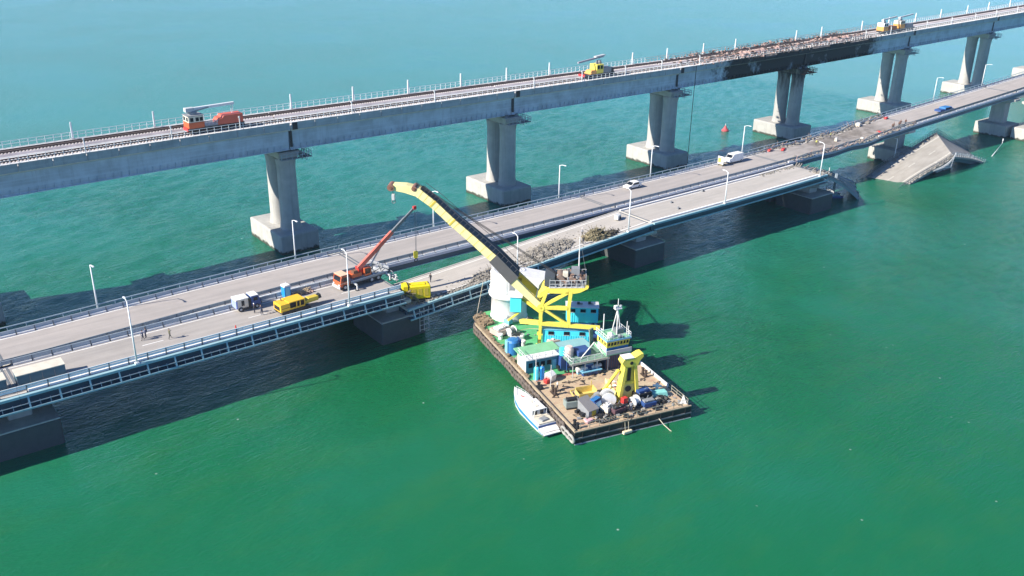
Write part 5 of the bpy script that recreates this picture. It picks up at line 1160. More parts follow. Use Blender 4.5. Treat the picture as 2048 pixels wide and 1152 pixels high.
up = container('rear cyan cabin container with a white roof on the starboard side', (100.5, 112.8, 2.7), rad(-40), 5.8, 2.6, 2.9)
MB().span(0.2, 5.6, 0.2, 2.4, -0.62, 0.0).obj('plinth', NAVY, up)
t = bthing('dark_gap_block', 'added dark navy block for the shaded gap right of the lower cyan container', 'filler block', 23.6, 16.6, 2.06, rad(-22)); MB().span(-1.2, 1.6, -0.6, 1.6, 0, 2.3).obj('block', NAVY, t); MB().span(-1.26, -1.2, 0, 1.0, 0.2, 2.0).obj('door', BLACK, t)  # added dark block, stands in for the shaded gap here
for x, y, lab in ((2.2, 1.2, 'left'), (4.2, 1.4, 'right')):
    p = Vector((100.5, 112.8, 5.7))+Matrix.Rotation(rad(-40), 3, 'Z') @ Vector((x, y, 0.1)); t = thing('roof_vent', lab+' dark vent on the white roof of the rear container', 'vent', p, rad(-37)); MB().box((0, 0, 0.2), (0.5, 0.4, 0.4)).obj('hood', BLACK, t, bevel=0.06); MB().box((0.5, 0, 0.1), (0.5, 0.3, 0.2)).obj('duct', GREYM, t)

# ---- deckhouse
dh = thing('deckhouse', 'navy and white deckhouse with green roofs and a yellow banded wheelhouse on the barge', 'deckhouse', BW(18.7, 0, 2.05), BH); dh.scale = (1, 1, 0.86)
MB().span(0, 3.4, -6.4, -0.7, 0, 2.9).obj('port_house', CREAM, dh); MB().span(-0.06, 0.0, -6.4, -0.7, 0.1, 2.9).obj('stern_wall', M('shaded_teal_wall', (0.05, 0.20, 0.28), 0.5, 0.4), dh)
MB().span(-0.3, 1.6, -6.6, -0.5, 2.9, 3.05).obj('white_roof', WHITE, dh); MB().span(1.6, 4.6, -7.6, -0.5, 2.9, 3.1).obj('green_roof', GRND, dh)
MB().span(-1.1, 3.4, -7.3, -6.45, 0, 2.9).obj('passage_block', NAVY, dh); MB().span(-1.2, 1.5, -9.6, -7.4, 0.0, 2.5).obj('navy_house', NAVY, dh); MB().span(-1.3, 1.6, -9.6, -7.0, 2.5, 2.62).obj('grey_roof', LGREY, dh)
for y in (-1.5, -2.6, -3.7, -4.8): MB().span(-0.12, -0.05, y-0.35, y+0.35, 1.3, 2.2).obj('window', GLASS, dh)
MB().span(-0.12, -0.05, -6.1, -5.4, 0.15, 2.1).obj('door', SKYB, dh)
MB().span(-4.0, 0.4, -13.8, -6.8, 2.75, 2.95).obj('bridge_deck', M('platform_green', (0.15, 0.26, 0.20), 0.7, 0.4), dh); MB().span(-4.05, -3.95, -13.8, -6.8, 2.6, 3.02).obj('deck_edge', M('deck_edge_pale', (0.45, 0.46, 0.40), 0.6), dh)
MB().span(-1.4, 3.8, -13.4, -7.4, 0, 2.75).obj('main_house', NAVY, dh)
for y in (-8.2, -9.6, -11.0, -12.4): MB().span(-1.46, -1.38, y-0.3, y+0.3, 0.2, 2.1).obj('door', M('dim_door', (0.12, 0.13, 0.2), 0.6), dh)
mb = MB(); rail_line(mb, [(-3.9, -13.7, 2.95), (-3.9, -6.9, 2.95), (0.3, -6.9, 2.95)], 1.1, 1.3, 0.05, (1.0, 0.5)); rail_line(mb, [(-0.2, -6.5, 3.05), (-0.2, -0.6, 3.05), (3.0, -0.6, 3.05)], 1.0, 1.2, 0.045, (1.0, 0.5)); mb.obj('deck_railing', WFENCE, dh, kind='stuff')
for x, y in ((-3.9, -7.2), (-3.9, -9.4), (-3.9, -11.6), (-3.9, -13.6)): MB().bar((x, y, 0), (x, y, 2.75), 0.12).obj('deck_post', LGREY, dh)
MB().lathe([(0.75, 3.0), (0.75, 4.4), (0.55, 4.9)], (-1.0, -7.9, 0), 16).obj('funnel', M('funnel_pinkish', (0.62, 0.52, 0.47), 0.6, 0.3), dh); MB().lathe([(0.5, 3.0), (0.5, 4.4), (0.1, 4.5)], (-0.4, -7.0, 0), 12).obj('vent_cowl', CYAN, dh)
MB().span(-2.2, 0.0, -11.4, -9.0, 2.95, 4.0).obj('dark_machine', NAVY, dh, bevel=0.15); MB().bar((-3.0, -9.0, 3.1), (-1.4, -12.3, 5.0), 0.14).obj('davit', WHITE, dh); MB().bar((-1.4, -12.3, 5.0), (-2.8, -13.2, 3.1), 0.12).obj('davit', WHITE, dh)
MB().add([(0.6, -12.6, 2.6), (1.6, -13.6, 2.6), (1.8, -13.5, 6.2), (0.9, -12.4, 6.4), (0.4, -12.5, 2.6), (1.4, -13.7, 2.6), (1.6, -13.7, 6.2), (0.7, -12.5, 6.4)], [(0, 1, 2, 3), (7, 6, 5, 4), (0, 4, 5, 1), (1, 5, 6, 2), (2, 6, 7, 3), (3, 7, 4, 0)]).obj('folded_ramp', M('ramp_grey_green', (0.20, 0.25, 0.22), 0.6, 0.4), dh)
MB().span(0.4, 4.2, -13.2, -7.6, 2.76, 2.9).obj('teal_roof', M('teal_roof', (0.22, 0.42, 0.46), 0.6, 0.3), dh)
MB().span(-3.6, 0.8, -17.3, -13.4, 0, 3.4).obj('tower_block', M('tower_navy', (0.045, 0.06, 0.12), 0.5, 0.3), dh); MB().span(-4.3, 1.0, -17.7, -13.0, 3.4, 3.6).obj('balcony', GRND, dh)
mb = MB()
for k in range(8): mb.span(-3.66, -3.60, -13.6-k*0.46, -13.42-k*0.46, 0.3, 3.2)
mb.obj('tower_ribs', M('tower_brown', (0.12, 0.07, 0.08), 0.7), dh, kind='stuff')
MB().span(-4.3, -4.18, -17.7, -13.0, 3.6, 4.4).obj('balcony_screen', LGREY, dh); MB().span(-3.8, -3.6, -17.3, -13.3, 3.6, 4.75).obj('blue_band', BLUE, dh); MB().span(-3.6, -0.6, -17.2, -13.4, 3.6, 4.75).obj('wheelhouse_base', WHITE, dh)
wh = MB().prism([(-3.8, -17.3), (-0.5, -17.3), (-0.5, -13.3), (-3.8, -13.3)], 4.75, 6.2, [(-4.0, -17.45), (-0.5, -17.3), (-0.5, -13.3), (-4.0, -13.15)]).obj('wheelhouse', YEL, dh)
for k in range(7): MB().box((-3.92, -13.6-k*0.57, 5.55), (0.1, 0.34, 0.62)).obj('wheelhouse_window', GLASS, wh)
for k in range(3): MB().box((-3.3+k*0.95, -13.24, 5.55), (0.4, 0.1, 0.62)).obj('wheelhouse_window', GLASS, wh)
MB().span(-4.2, -0.2, -17.6, -13.0, 6.2, 6.5).obj('wheelhouse_roof', SKYB, dh); MB().span(-4.0, -0.4, -17.4, -13.2, 6.5, 6.58).obj('roof_green', GRND, dh)
mb = MB(); rail_line(mb, [(-4.1, -17.5, 6.5), (-4.1, -13.1, 6.5), (-0.3, -13.1, 6.5)], 0.95, 0.8, 0.045, (1.0, 0.5)); rail_line(mb, [(-0.3, -17.5, 6.5), (-4.1, -17.5, 6.5)], 0.95, 0.8, 0.045, (1.0, 0.5)); mb.obj('roof_railing', WFENCE, dh, kind='stuff')
MB().lathe([(0.5, 6.6), (0.5, 7.2), (0.25, 7.6), (0.0, 7.7)], (-3.2, -14.2, 0), 12).obj('radar_dome', WHITE, dh); MB().lathe([(0.3, 6.6), (0.35, 7.0), (0.0, 7.3)], (-3.8, -15.6, 0), 12).obj('searchlight', GREYM, dh); MB().span(-2.6, -1.4, -17, -15.6, 6.6, 7.5).obj('locker', DGALV, dh)
for (x, y, h) in ((-2.0, -16.4, 12.0), (-1.6, -15.8, 12.0), (-2.4, -15.8, 12.0)): MB().bar((x+(x+2)*0.9, y+(y+16)*0.9, 6.6), (-2.0, -16.0, 11.6), 0.14).obj('mast_leg', WHITE, dh)
MB().box((-2.0, -16.0, 11.6), (0.7, 1.2, 0.18)).obj('mast_platform', WHITE, dh); MB().box((-2.0, -15.6, 11.95), (0.5, 0.5, 0.6)).obj('radar', WHITE, dh); MB().box((-2.0, -16.5, 11.9), (0.3, 0.3, 0.6)).obj('mast_lamp', WHITE, dh)
MB().tube((-2.0, -16.0, 11.6), (-2.0, -16.0, 13.6), 0.06).obj('mast_top', WHITE, dh); MB().tube((-0.8, -14.2, 6.6), (-0.8, -14.2, 10.2), 0.08).obj('whip_aerial', WHITE, dh); MB().tube((-3.2, -17.2, 6.6), (-3.2, -17.2, 9.3), 0.06).obj('whip_aerial', WHITE, dh); MB().tube((-4.0, -13.2, 6.6), (-4.0, -13.2, 8.3), 0.06).obj('whip_aerial', WHITE, dh); MB().tube((-3.4, -17.4, 6.6), (-3.4, -17.4, 8.4), 0.06).obj('whip_aerial', WHITE, dh)

# ---- loose things on the barge
def drum(a, b, label, r, L, mat, dr=0.0, z=2.06, hub=GREYM, flange=None):
    t = bthing('cable_drum', label, 'drum', a, b, z, dr)
    MB().tube((0, -L/2, r), (0, L/2, r), r*0.72, 18).obj('core', hub, t)
    for y in (-L/2, L/2): MB().tube((0, y-0.06, r), (0, y+0.06, r), r, 20).obj('flange', mat, t)
    for x in (-r*0.6, r*0.6): MB().span(x-0.1, x+0.1, -L/2, L/2, 0, 0.25).obj('cradle', DGALV, t)
def tank(a, b, label, r, h, mat, top=None, cat='tank'):
    t = bthing('upright_tank', label, cat, a, b)
    MB().lathe([(r, 0), (r, h*0.9), (r*0.7, h), (0.05, h*1.03)], (0, 0, 0), 16).obj('shell', mat, t, smooth=False); MB().tube((0, 0, h), (0, 0, h+0.3), 0.12, 8).obj('cap', top or GREYM, t)
def machine(a, b, label, L, W_, H, mat, dr=0.0, cat='machine', top=GREYM, n=12):
    t = bthing('deck_machine', label, cat, a, b, 2.06, dr)
    MB().span(-L/2, L/2, -W_/2, W_/2, 0.15, H*0.75).obj('body', mat, t, bevel=0.06); MB().span(-L*0.35, L*0.2, -W_*0.4, W_*0.4, H*0.75, H).obj('hood', top, t, bevel=0.05); MB().span(-L/2-0.1, L/2+0.1, -W_/2+0.1, W_/2-0.1, 0, 0.15).obj('skid', BLACK, t)
    mb = MB()
    for k in range(n): mb.tube((RND.uniform(-L/2, L/2), RND.uniform(-W_/2, W_/2), H*0.5), (RND.uniform(-L/2, L/2), RND.uniform(-W_/2, W_/2), H*RND.uniform(0.7, 1.25)), 0.06, 5)
    mb.obj('pipes', DGALV, t, kind='stuff'); return t
def bollard(a, b, label, mat=BLACK, h=0.9):
    t = bthing('mooring_bollard', label, 'bollard', a, b); MB().box((0, 0, 0.06), (1.5, 0.7, 0.12)).obj('base', mat, t)
    for x in (-0.45, 0.45): MB().lathe([(0.22, 0.1), (0.2, h-0.15), (0.3, h-0.1), (0.3, h), (0, h+0.03)], (x, 0, 0), 12).obj('post', mat, t)
machine(34.2, 2.9, 'pinkish anchor winch at the port bow of the green deck', 2.4, 3.2, 1.5, M('winch_pink', (0.52, 0.40, 0.34), 0.7, 0.4), 0.3, 'winch', WHITE)
drum(33.0, 4.4, 'pale rope drum beside the anchor winch on the green deck', 0.75, 1.4, WHITE, 0.5)
machine(31.2, 4.6, 'low white winch with black drum on the green deck', 1.8, 2.2, 1.1, LGREY, -0.3, 'winch', BLACK)
for a, b, lab in ((32.2, 2.0, 'white barrel beside the anchor winch'), (28.4, 4.6, 'white cowl vent on the green deck behind the blue tank'), (30.6, 5.4, 'white cowl vent on the green deck near the ring mark')):
    t = bthing('deck_vent', lab, 'vent', a, b); MB().lathe([(0.4, 0), (0.36, 0.55), (0.5, 0.8), (0.42, 1.0), (0, 1.05)], (0, 0, 0), 14).obj('cowl', WHITE, t); MB().tube((0.15, -0.5, 0.6), (0.15, -0.1, 0.6), 0.25, 10).obj('mouth', BLACK, t)
t = bthing('upright_tank', 'tall blue upright tank with dark side by the port bulwark', 'tank', 26.6, 1.9); MB().lathe([(1.15, 0), (1.15, 2.2), (0.9, 2.5), (0, 2.6)], (0, 0, 0), 20).obj('shell', BLUE, t); MB().span(-0.5, 0.5, 0.9, 1.25, 0.1, 2.4).obj('light_panel', SKYB, t); MB().span(-0.7, 0.7, -1.25, -1.0, 0, 2.5).obj('dark_frame', NAVY, t)
machine(37.2, 5.6, 'blue and white hydraulic pump in front of the pedestal', 1.4, 1.0, 1.3, SKYB, 0.4)
machine(36.6, 9.2, 'black hose reel on the green deck beside the pedestal', 1.3, 2.2, 0.8, BLACK, 0.4, 'reel')
t = bthing('covered_stack', 'pinkish brown tarpaulin-covered stack in front of the cyan container', 'stack', 26.4, 10.2, 2.06, 0.1)
MB().prism([(-1.1, -2.3), (1.1, -2.3), (1.1, 2.2), (-1.1, 2.2)], 0, 1.3, [(-0.7, -1.9), (0.8, -1.7), (0.8, 1.8), (-0.7, 1.7)]).obj('tarpaulin', TARP, t, bevel=0.15); MB().box((0.2, 0.5, 1.35), (0.8, 1.4, 0.3), 0.3).obj('bundle', LGREY, t, bevel=0.08); MB().span(-1.15, 1.15, -2.3, 2.2, 0, 0.1).obj('pallet', WOOD, t)
for a, b, lab, mat in ((24.6, 9.0, 'red barrel beside the tarpaulin-covered stack', RED), (24.5, 9.8, 'white barrel right of the red barrel', WHITE), (24.8, 8.1, 'white barrel left of the red barrel', WHITE)):
    tank(a, b, lab, 0.45, 1.15, mat, None, 'barrel')
for b, lab in ((9.3, 'left'), (11.9, 'right')):
    t = bthing('life_raft', lab+' of two white life raft capsules below the deckhouse gallery', 'life raft', 15.7, b, 2.06, rad(90), 'life raft capsules'); MB().tube((-0.9, 0, 0.75), (0.9, 0, 0.75), 0.42, 16).obj('capsule', WHITE, t); MB().span(-0.8, 0.8, -0.3, 0.3, 0, 0.4).obj('cradle', SKYB, t)
    for x in (-0.4, 0.4): MB().tube((x-0.04, 0, 0.75), (x+0.04, 0, 0.75), 0.44, 16).obj('strap', GREYM, t)
t = bthing('work_bench', 'teal bench with gear between the life rafts', 'bench', 14.9, 10.6, 2.06); MB().span(-0.5, 0.5, -1.8, 1.8, 0.6, 0.75).obj('top', SKYB, t); MB().span(-0.4, 0.4, -1.6, 1.6, 0, 0.6).obj('frame', NAVY, t)
t = bthing('locker', 'navy locker between the two life rafts', 'locker', 16.0, 10.6, 2.06); MB().span(-0.5, 0.5, -0.7, 0.7, 0, 1.5).obj('body', NAVY, t); MB().span(-0.55, 0.55, -0.75, 0.75, 1.5, 1.58).obj('lid', SKYB, t)
for a, b, lab, m1 in ((16.6, 1.6, 'cyan gas cylinder by the deckhouse corner', CYAN), (16.4, 2.5, 'blue gas cylinder by the deckhouse corner', TOIL)): tank(a, b, lab, 0.42, 2.2, m1)
t = bthing('deck_bin', 'white and pink covered bin near the deckhouse corner', 'bin', 15.6, 3.6, 2.06, 0.4); MB().slabxz([(-0.7, 0), (0.7, 0), (0.8, 1.1), (0, 1.6), (-0.8, 1.1)], -0.6, 0.6).obj('body', WHITE, t, bevel=0.05); MB().span(-0.5, 0.5, 0.6, 0.7, 0.2, 0.9).obj('panel', M('pink_panel', (0.6, 0.3, 0.28), 0.6), t)
t = bthing('fuel_can', 'bright red canister left of the covered bin', 'canister', 14.9, 2.6); MB().box((0, 0, 0.35), (0.8, 0.7, 0.7), 0.3).obj('body', RED, t, bevel=0.1); MB().tube((0.2, 0, 0.7), (0.2, 0, 0.85), 0.1).obj('cap', BLACK, t)
bollard(11.4, 2.2, 'black double bollard with yellow base on the port side of the cargo deck', M('bollard_dark', (0.06, 0.04, 0.03), 0.7), 1.2)
bollard(11.1, 18.3, 'black double bollard on the starboard side behind the yellow trestle', M('bollard_dark', (0.06, 0.04, 0.03), 0.7), 1.2)
bollard(1.4, 0.9, 'dark bollard at the port stern corner', BLACK, 0.9); bollard(13.9, 1.0, 'dark bollard by the bulwark next to the motorboat bow', BLACK, 0.7)
t = bthing('mooring_bollard', 'white cross-shaped bollard on the starboard stern deck', 'bollard', 5.7, 17.3); MB().tube((0, 0, 0), (0, 0, 1.5), 0.24, 12).obj('post', WHITE, t); MB().tube((-0.2, -0.65, 1.05), (0.2, 0.65, 1.25), 0.17, 10).obj('cross_bar', WHITE, t); MB().box((0, 0, 0.05), (0.9, 0.9, 0.1)).obj('base', LGREY, t)
t = bthing('steel_tray', 'yellow open steel tray in the middle of the rusty deck', 'tray', 8.9, 6.5, 2.06, rad(-6))
YT = M('tray_yellow', (0.62, 0.48, 0.14), 0.6, 0.5, 1.2)
MB().span(-0.9, 0.9, -1.4, 1.4, 0.1, 0.2).obj('floor', YT, t); MB().span(-0.95, -0.85, -1.4, 1.4, 0.1, 0.95).obj('front', YT, t); MB().span(0.85, 0.95, -1.4, 1.4, 0.1, 1.2).obj('back', YT, t); MB().span(-0.9, 0.9, -1.5, -1.38, 0.1, 1.3).obj('side', YT, t); MB().span(-0.9, 0.9, 1.38, 1.5, 0.1, 0.9).obj('side', YT, t); MB().bar((0.9, -1.2, 0), (0.9, -1.2, 2.0), 0.1).obj('upright', YT, t)
t = bthing('steel_tray', 'yellow folded frame left of the steel tray on the rusty deck', 'frame', 9.6, 5.0, 2.06, rad(8))
MB().bar((-0.7, -0.8, 0.1), (0.7, -0.8, 0.6), 0.14).obj('frame_bar', YT, t); MB().bar((-0.7, 0.6, 0.1), (0.7, 0.5, 0.6), 0.14).obj('frame_bar', YT, t); MB().bar((0.7, -0.8, 0.6), (0.7, 0.5, 0.6), 0.14).obj('frame_bar', YT, t); MB().bar((-0.7, -0.8, 0.1), (-0.7, 0.6, 0.1), 0.14).obj('frame_bar', YT, t)

# boom rest at the stern
t = bthing('boom_trestle', 'tall yellow slotted trestle standing at the stern of the barge', 'trestle', 5.6, 11.9, 2.06, rad(-4))
def leg_plate(y0, y1, w0, w1, z0, z1, x=0.0, d=0.7):
    return MB().add([(x+sx*d/2, y, z) for sx in (-1, 1) for y, z in ((y0-w0/2, z0), (y0+w0/2, z0), (y1+w1/2, z1), (y1-w1/2, z1))], [(0, 1, 2, 3), (7, 6, 5, 4), (0, 4, 5, 1), (1, 5, 6, 2), (2, 6, 7, 3), (3, 7, 4, 0)])
for s_ in (1, -1): leg_plate(s_*1.55, s_*0.75, 0.6, 0.5, 0, 6.2, 0.0, 1.3).obj('leg', YEL, t, bevel=0.03)
MB().span(-0.3, 0.3, -1.55, 1.55, 2.75, 3.2).obj('cross_bar', YEL, t); MB().span(-0.3, 0.3, -1.0, 1.0, 5.6, 6.1).obj('cross_bar', YEL, t)
MB().span(-0.12, 0.12, -1.5, 1.5, 0.2, 2.75).obj('web_plate', M('trestle_inner_yellow', (0.66, 0.60, 0.22), 0.5, 0.3), t); MB().tube((-0.2, 0.0, 1.9), (0.2, 0.0, 1.9), 0.5, 18).obj('round_opening', BLACK, t); MB().span(-0.2, 0.2, -0.28, 0.28, 3.3, 5.8).obj('slot_opening', BLACK, t); MB().span(-0.11, 0.11, -1.2, 1.2, 3.2, 6.0).obj('web_plate', YEL, t)
MB().add([(sx*0.75, y, z) for sx in (-1, 1) for y, z in ((1.1, 6.0), (-1.1, 6.0), (-1.5, 6.9), (-2.0, 7.4), (-1.9, 7.95), (-1.4, 7.9), (-0.5, 7.45), (1.3, 7.3), (1.6, 6.8))],
         [tuple(range(9)), tuple(range(17, 8, -1))]+[(i, 9+i, 9+(i+1) % 9, (i+1) % 9) for i in range(9)]).obj('cradle_head', YEL, t, bevel=0.05)
MB().span(-0.8, 0.8, -0.4, 1.3, 7.4, 7.5).obj('wood_pad', WHITE, t); MB().tube((-0.8, 0.0, 6.6), (0.8, 0.0, 6.6), 0.28, 14).obj('round_opening', BLACK, t)
MB().bar((3.6, 2.2, 0.1), (0.2, 1.7, 5.2), 0.35).obj('back_stay', YEL, t); MB().bar((3.6, -1.6, 0.1), (0.2, -1.2, 5.2), 0.35).obj('back_stay', YEL, t); MB().span(2.4, 3.9, -2.0, 2.6, 0, 0.25).obj('base_plate', YEL, t); MB().span(-0.8, 0.8, -2.3, 2.3, 0.0, 0.2).obj('base_plate', OCHRE, t)
t = bthing('sack_trough', 'pale yellow trough full of white and orange sacks left of the trestle', 'trough', 9.0, 12.3, 2.06, rad(-8))
MB().span(-2.3, 2.2, 1.25, 1.4, 0, 0.8).obj('side', PALEYEL, t); MB().span(-2.3, 2.2, -1.0, -0.85, 0, 0.8).obj('side', PALEYEL, t); MB().span(-2.3, 2.2, -1.0, 1.4, 0, 0.1).obj('floor', PALEYEL, t)
for k in range(16):
    MB().lathe([(0.05, 0), (0.42, 0.1), (0.42, 0.35), (0.1, 0.5)], (RND.uniform(-2, 1.8), RND.uniform(-0.6, 1.0), 0.1+RND.random()*0.4), 8).obj('sack', WHITE if RND.random() < 0.65 else M('orange_sack', (0.62, 0.34, 0.20), 0.8), t)
machine(6.8, 3.0, 'diesel pump with white front at the port side of the stern deck', 1.4, 2.4, 1.6, M('pump_green_grey', (0.24, 0.29, 0.27), 0.6, 0.4), rad(-8), 'pump', BLACK, 16)
t = bthing('tool_shed', 'low grey lean-to shed with sloping roof at the stern', 'shed', 4.4, 4.5, 2.06, rad(12)); MB().slabxz([(-1.3, 0), (1.3, 0), (1.3, 1.9), (-1.3, 1.0)], -0.8, 1.0).obj('body', GREYM, t); MB().add([(-1.45, -0.9, 1.08), (1.4, -0.9, 2.06), (1.4, 1.1, 2.06), (-1.45, 1.1, 1.08), (-1.45, -0.9, 1.0), (1.4, -0.9, 1.98), (1.4, 1.1, 1.98), (-1.45, 1.1, 1.0)], [(0, 1, 2, 3), (7, 6, 5, 4), (0, 4, 5, 1), (1, 5, 6, 2), (2, 6, 7, 3), (3, 7, 4, 0)]).obj('roof', M('shed_roof_grey', (0.20, 0.19, 0.19), 0.7), t); MB().span(-1.34, -1.28, -0.4, 0.4, 0.1, 0.9).obj('door', OCHRE, t)
t = bthing('switch_cabinet', 'pale blue tilted cabinet with navy frame on the stern deck', 'cabinet', 4.6, 6.0, 2.06, rad(25)); MB().slabxz([(-0.6, 0), (0.6, 0), (0.6, 1.8), (-0.25, 1.5), (-0.6, 0.5)], -0.75, 0.75).obj('body', NAVY, t); MB().add([(-0.64, -0.6, 0.55), (-0.64, 0.6, 0.55), (-0.30, 0.6, 1.5), (-0.30, -0.6, 1.5)], [(0, 1, 2, 3)]).obj('panel', M('pale_blue_panel', (0.50, 0.70, 0.80), 0.5), t); MB().span(-0.1, 0.7, -0.8, 0.8, 1.75, 1.85).obj('lid', BLUE, t)
drum(5.4, 8.4, 'big white cable drum beside the yellow trestle', 1.15, 1.5, WHITE, rad(70)); drum(6.4, 7.0, 'smaller grey cable drum behind the big white one', 0.8, 1.2, GREYM, rad(40))
machine(3.6, 7.2, 'white and brown pump set at the stern edge', 1.4, 1.5, 1.3, CREAM, 0.5, 'pump', WHITE, 16); machine(2.9, 8.6, 'dark engine with pipes at the stern edge', 1.6, 2.2, 1.1, M('engine_maroon', (0.10, 0.05, 0.06), 0.7), 0.2, 'engine', BLACK, 20)
t = bthing('fire_box', 'red box on a stand at the foot of the trestle', 'box', 3.9, 10.4, 2.06, 0.2); MB().span(-0.35, 0.35, -0.45, 0.45, 0.6, 1.5).obj('box', RED, t, bevel=0.04); MB().span(-0.3, 0.3, -0.4, 0.4, 0, 0.6).obj('stand', DGALV, t)
drum(3.5, 12.0, 'white coiled hose drum in the shade right of the red box', 0.8, 1.0, LGREY, rad(20), hub=WHITE)
machine(4.8, 14.0, 'black winch in the shade right of the trestle', 1.8, 2.6, 1.8, BLACK, 0.1, 'winch', NAVY, 20); machine(2.6, 13.8, 'dark blue compressor at the stern edge right of the trestle', 1.5, 2.2, 1.2, NAVY, 0.0, 'compressor', GREYM, 16)
t = bthing('buoy_ball', 'white round buoy right of the trestle', 'buoy', 5.2, 15.5); MB().lathe([(0.05, 0), (0.45, 0.2), (0.58, 0.6), (0.45, 1.0), (0.05, 1.2)], (0, 0, 0), 14).obj('ball', WHITE, t, smooth=True); MB().torus((0, 0, 1.22), 0.12, 0.03).obj('eye', DGALV, t)
t = bthing('covered_stack', 'teal tarpaulin sheet over crates near the starboard stern', 'stack', 4.6, 16.9, 2.06, rad(-10)); MB().prism([(-0.7, -1.5), (0.7, -1.5), (0.7, 1.4), (-0.7, 1.4)], 0, 0.9, [(-0.5, -1.3), (0.5, -1.2), (0.5, 1.2), (-0.5, 1.1)]).obj('tarpaulin', M('teal_tarp', (0.22, 0.55, 0.50), 0.7, 0.3), t, bevel=0.12); MB().span(-0.75, 0.75, -1.5, 1.4, 0, 0.12).obj('pallet', WOOD, t)
t = bthing('jack_stand', 'white triangular stand at the starboard stern corner', 'stand', 1.2, 19.2); MB().add([(-0.5, -0.4, 0), (0.5, -0.4, 0), (0, 0.6, 0), (0, 0, 1.5)], [(0, 2, 1), (0, 1, 3), (1, 2, 3), (2, 0, 3)]).obj('stand', WHITE, t); MB().bar((0, 0, 0.3), (0, -1.0, 0.3), 0.12).obj('bar', LGREY, t)
for (a, b, w_, lab) in ((1.9, 3.3, 1.3, 'pink cloth bundle near the stern edge'), (0.9, 6.0, 1.6, 'row of black pots along the stern edge')):
    t = bthing('deck_bundle', lab, 'bundle', a, b, 2.06, rad(6))
    if 'pink' in lab: MB().box((0, 0, 0.2), (0.7, w_, 0.4), 0.2).obj('cloth', M('pink_cloth', (0.62, 0.36, 0.38), 0.9), t, bevel=0.12); MB().box((0.3, 0.4, 0.3), (0.5, 0.5, 0.3)).obj('fold', M('pink_cloth', (0.62, 0.36, 0.38)), t, bevel=0.1)
    else:
        for k in range(6): MB().lathe([(0.16, 0), (0.2, 0.3), (0.1, 0.45)], (0, -1.2+k*0.45, 0), 8).obj('pot', BLACK, t)
t = bthing('fender_block', 'pale burlap fender hanging from the middle of the stern', 'fender', -0.4, 8.6, 0.2); MB().box((0, 0, 0.2), (0.5, 1.6, 0.5), 0.1).obj('pad', M('burlap', (0.72, 0.62, 0.42), 0.9), t, bevel=0.12); MB().bar((0.1, -0.3, 0.4), (0.35, -0.3, 1.7), 0.06).obj('rope', ROPE, t); MB().bar((0.1, 0.3, 0.4), (0.35, 0.3, 1.7), 0.06).obj('rope', ROPE, t)
for a, b, hd, lab, top in ((17.3, 8.2, 2.0, 'crewman in white top under the deckhouse gallery, left of the life rafts', (0.55, 0.45, 0.42)), (24.0, 7.2, 0.5, 'crewman in orange vest on the green deck beside the barrels', (0.6, 0.2, 0.05)), (2.2, 10.6, 1.0, 'crewman in grey at the stern rail below the trestle', (0.3, 0.3, 0.33)), (12.2, 3.2, 2.5, 'crewman in white shirt beside the port bollard', (0.6, 0.58, 0.55))):
    person(BW(a, b, 2.05), hd, lab, top, (0.04, 0.05, 0.09), hat=(0.75, 0.6, 0.2) if 'vest' in lab else None, group='crew on the barge')

# ---------------------------------------------------------------- motorboat
mbt = thing('motorboat', 'white and blue cabin motorboat moored along the port side of the barge', 'boat', (77.0, 88.7, 0), rad(79.5))
ST = [(0, 1.45, 0.62, 0.55), (1.2, 1.5, 0.85, 0.3), (1.25, 1.5, 1.22, 0.25), (4.0, 1.55, 1.38, 0.05), (7.5, 1.45, 1.6, 0.0), (9.6, 1.05, 1.85, 0.15), (11.0, 0.5, 2.05, 0.5), (11.7, 0.08, 2.15, 0.9)]
def hull_rows(f0, f1, out=0.0):
    rows = []
    for x, hw, sh, ke in ST:
        zb = -0.5+ke*0.8; prof = []
        for f in (f0, (f0+f1)/2, f1):
            z = zb+(sh-zb)*f; y = hw*(0.80+0.20*min(1, f*1.5))+out; prof.append((y, z))
        rows.append([(x, y, z) for y, z in prof])
    return rows
def hull_part(f0, f1, mat, name, out=0.0):
    for s_ in (1, -1):
        rows = [[(x, s_*y, z) for x, y, z in r] for r in hull_rows(f0, f1, out)]; k = 3; vs = [p for r in rows for p in r]
        MB().add(vs, [(i*k+j, i*k+j+1, (i+1)*k+j+1, (i+1)*k+j) for i in range(len(rows)-1) for j in range(2)]).obj(name, mat, mbt)
hull_part(0.0, 0.42, WHITE, 'lower_hull'); hull_part(0.42, 0.80, M('boat_blue', (0.03, 0.22, 0.55), 0.3, 0.1), 'blue_stripe', 0.01); hull_part(0.80, 1.0, WHITE, 'upper_hull', 0.015)
rows = [[(x, hw, sh), (x, 0, sh+0.06), (x, -hw, sh)] for x, hw, sh, ke in ST]
MB().add([p for r in rows for p in r], [(i*3+j, i*3+j+1, (i+1)*3+j+1, (i+1)*3+j) for i in range(len(rows)-1) for j in range(2)]).obj('deck', WHITE, mbt)
MB().add([(0, 1.42, 0.55), (0, -1.42, 0.55), (0, -0.9, -0.4), (0, 0.9, -0.4)], [(0, 1, 2, 3)]).obj('transom', NAVY, mbt); MB().span(-0.5, 1.2, -1.4, 1.4, 0.40, 0.56).obj('swim_platform', WHITE, mbt, bevel=0.05)
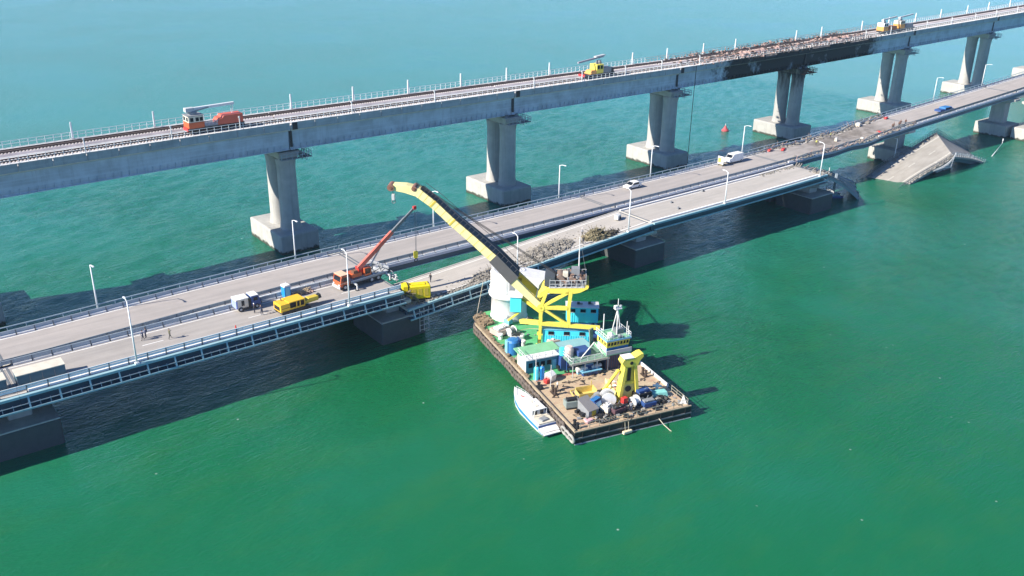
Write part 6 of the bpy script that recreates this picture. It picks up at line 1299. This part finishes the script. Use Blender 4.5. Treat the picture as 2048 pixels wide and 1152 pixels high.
MB().span(1.15, 1.3, -1.45, 1.45, 0.5, 1.15).obj('aft_wall', NAVY, mbt); MB().span(1.3, 3.9, -1.35, 1.35, 1.3, 1.46).obj('cockpit_floor', CREAM, mbt); MB().box((2.2, 0.1, 1.55), (1.0, 1.2, 0.35), 0.2).obj('engine_hatch', GREYM, mbt, bevel=0.08)
MB().prism([(3.9, -1.25), (8.8, -0.95), (8.8, 0.95), (3.9, 1.25)], 1.15, 2.35, [(4.1, -1.05), (7.6, -0.8), (7.6, 0.8), (4.1, 1.05)]).obj('cabin', WHITE, mbt, bevel=0.08); MB().prism([(6.9, -0.9), (10.2, -0.55), (10.2, 0.55), (6.9, 0.9)], 1.5, 1.95, [(7.0, -0.7), (9.6, -0.4), (9.6, 0.4), (7.0, 0.7)]).obj('forward_cabin', WHITE, mbt, bevel=0.08)
MB().span(3.6, 6.8, -1.1, 1.1, 2.38, 2.5).obj('hardtop', WHITE, mbt, bevel=0.05); MB().span(3.86, 3.92, -0.85, 0.85, 1.35, 2.25).obj('aft_window', GLASS, mbt); MB().span(3.83, 3.87, -0.2, 0.25, 1.2, 2.3).obj('aft_door', LGREY, mbt)
mb = MB()
for y in (-1.1, 1.1): mb.bar((3.5, y, 1.15), (3.2, y*0.9, 2.7), 0.08)
mb.bar((3.2, -1.0, 2.7), (3.2, 1.0, 2.7), 0.08); mb.obj('roll_bar', WFENCE, mbt)
mb = MB(); rail_line(mb, [(8.0, 1.2, 1.4), (10.0, 0.85, 1.62), (11.5, 0.15, 1.85)], 0.6, 0.9, 0.03, (1.0,)); rail_line(mb, [(8.0, -1.2, 1.4), (10.0, -0.85, 1.62), (11.5, -0.15, 1.85)], 0.6, 0.9, 0.03, (1.0,)); mb.obj('bow_rail', WFENCE, mbt, kind='stuff')
for x in (4.6, 6.0): MB().box((x, 0, 2.55), (0.5, 0.5, 0.1)).obj('roof_hatch', CREAM, mbt)
MB().bar((5.2, 0.2, 2.5), (5.0, 0.2, 3.6), 0.07).obj('aerial', WHITE, mbt); MB().box((8.9, 0.1, 1.98), (0.7, 0.18, 0.04), 0.4).obj('red_trim', RED, mbt)
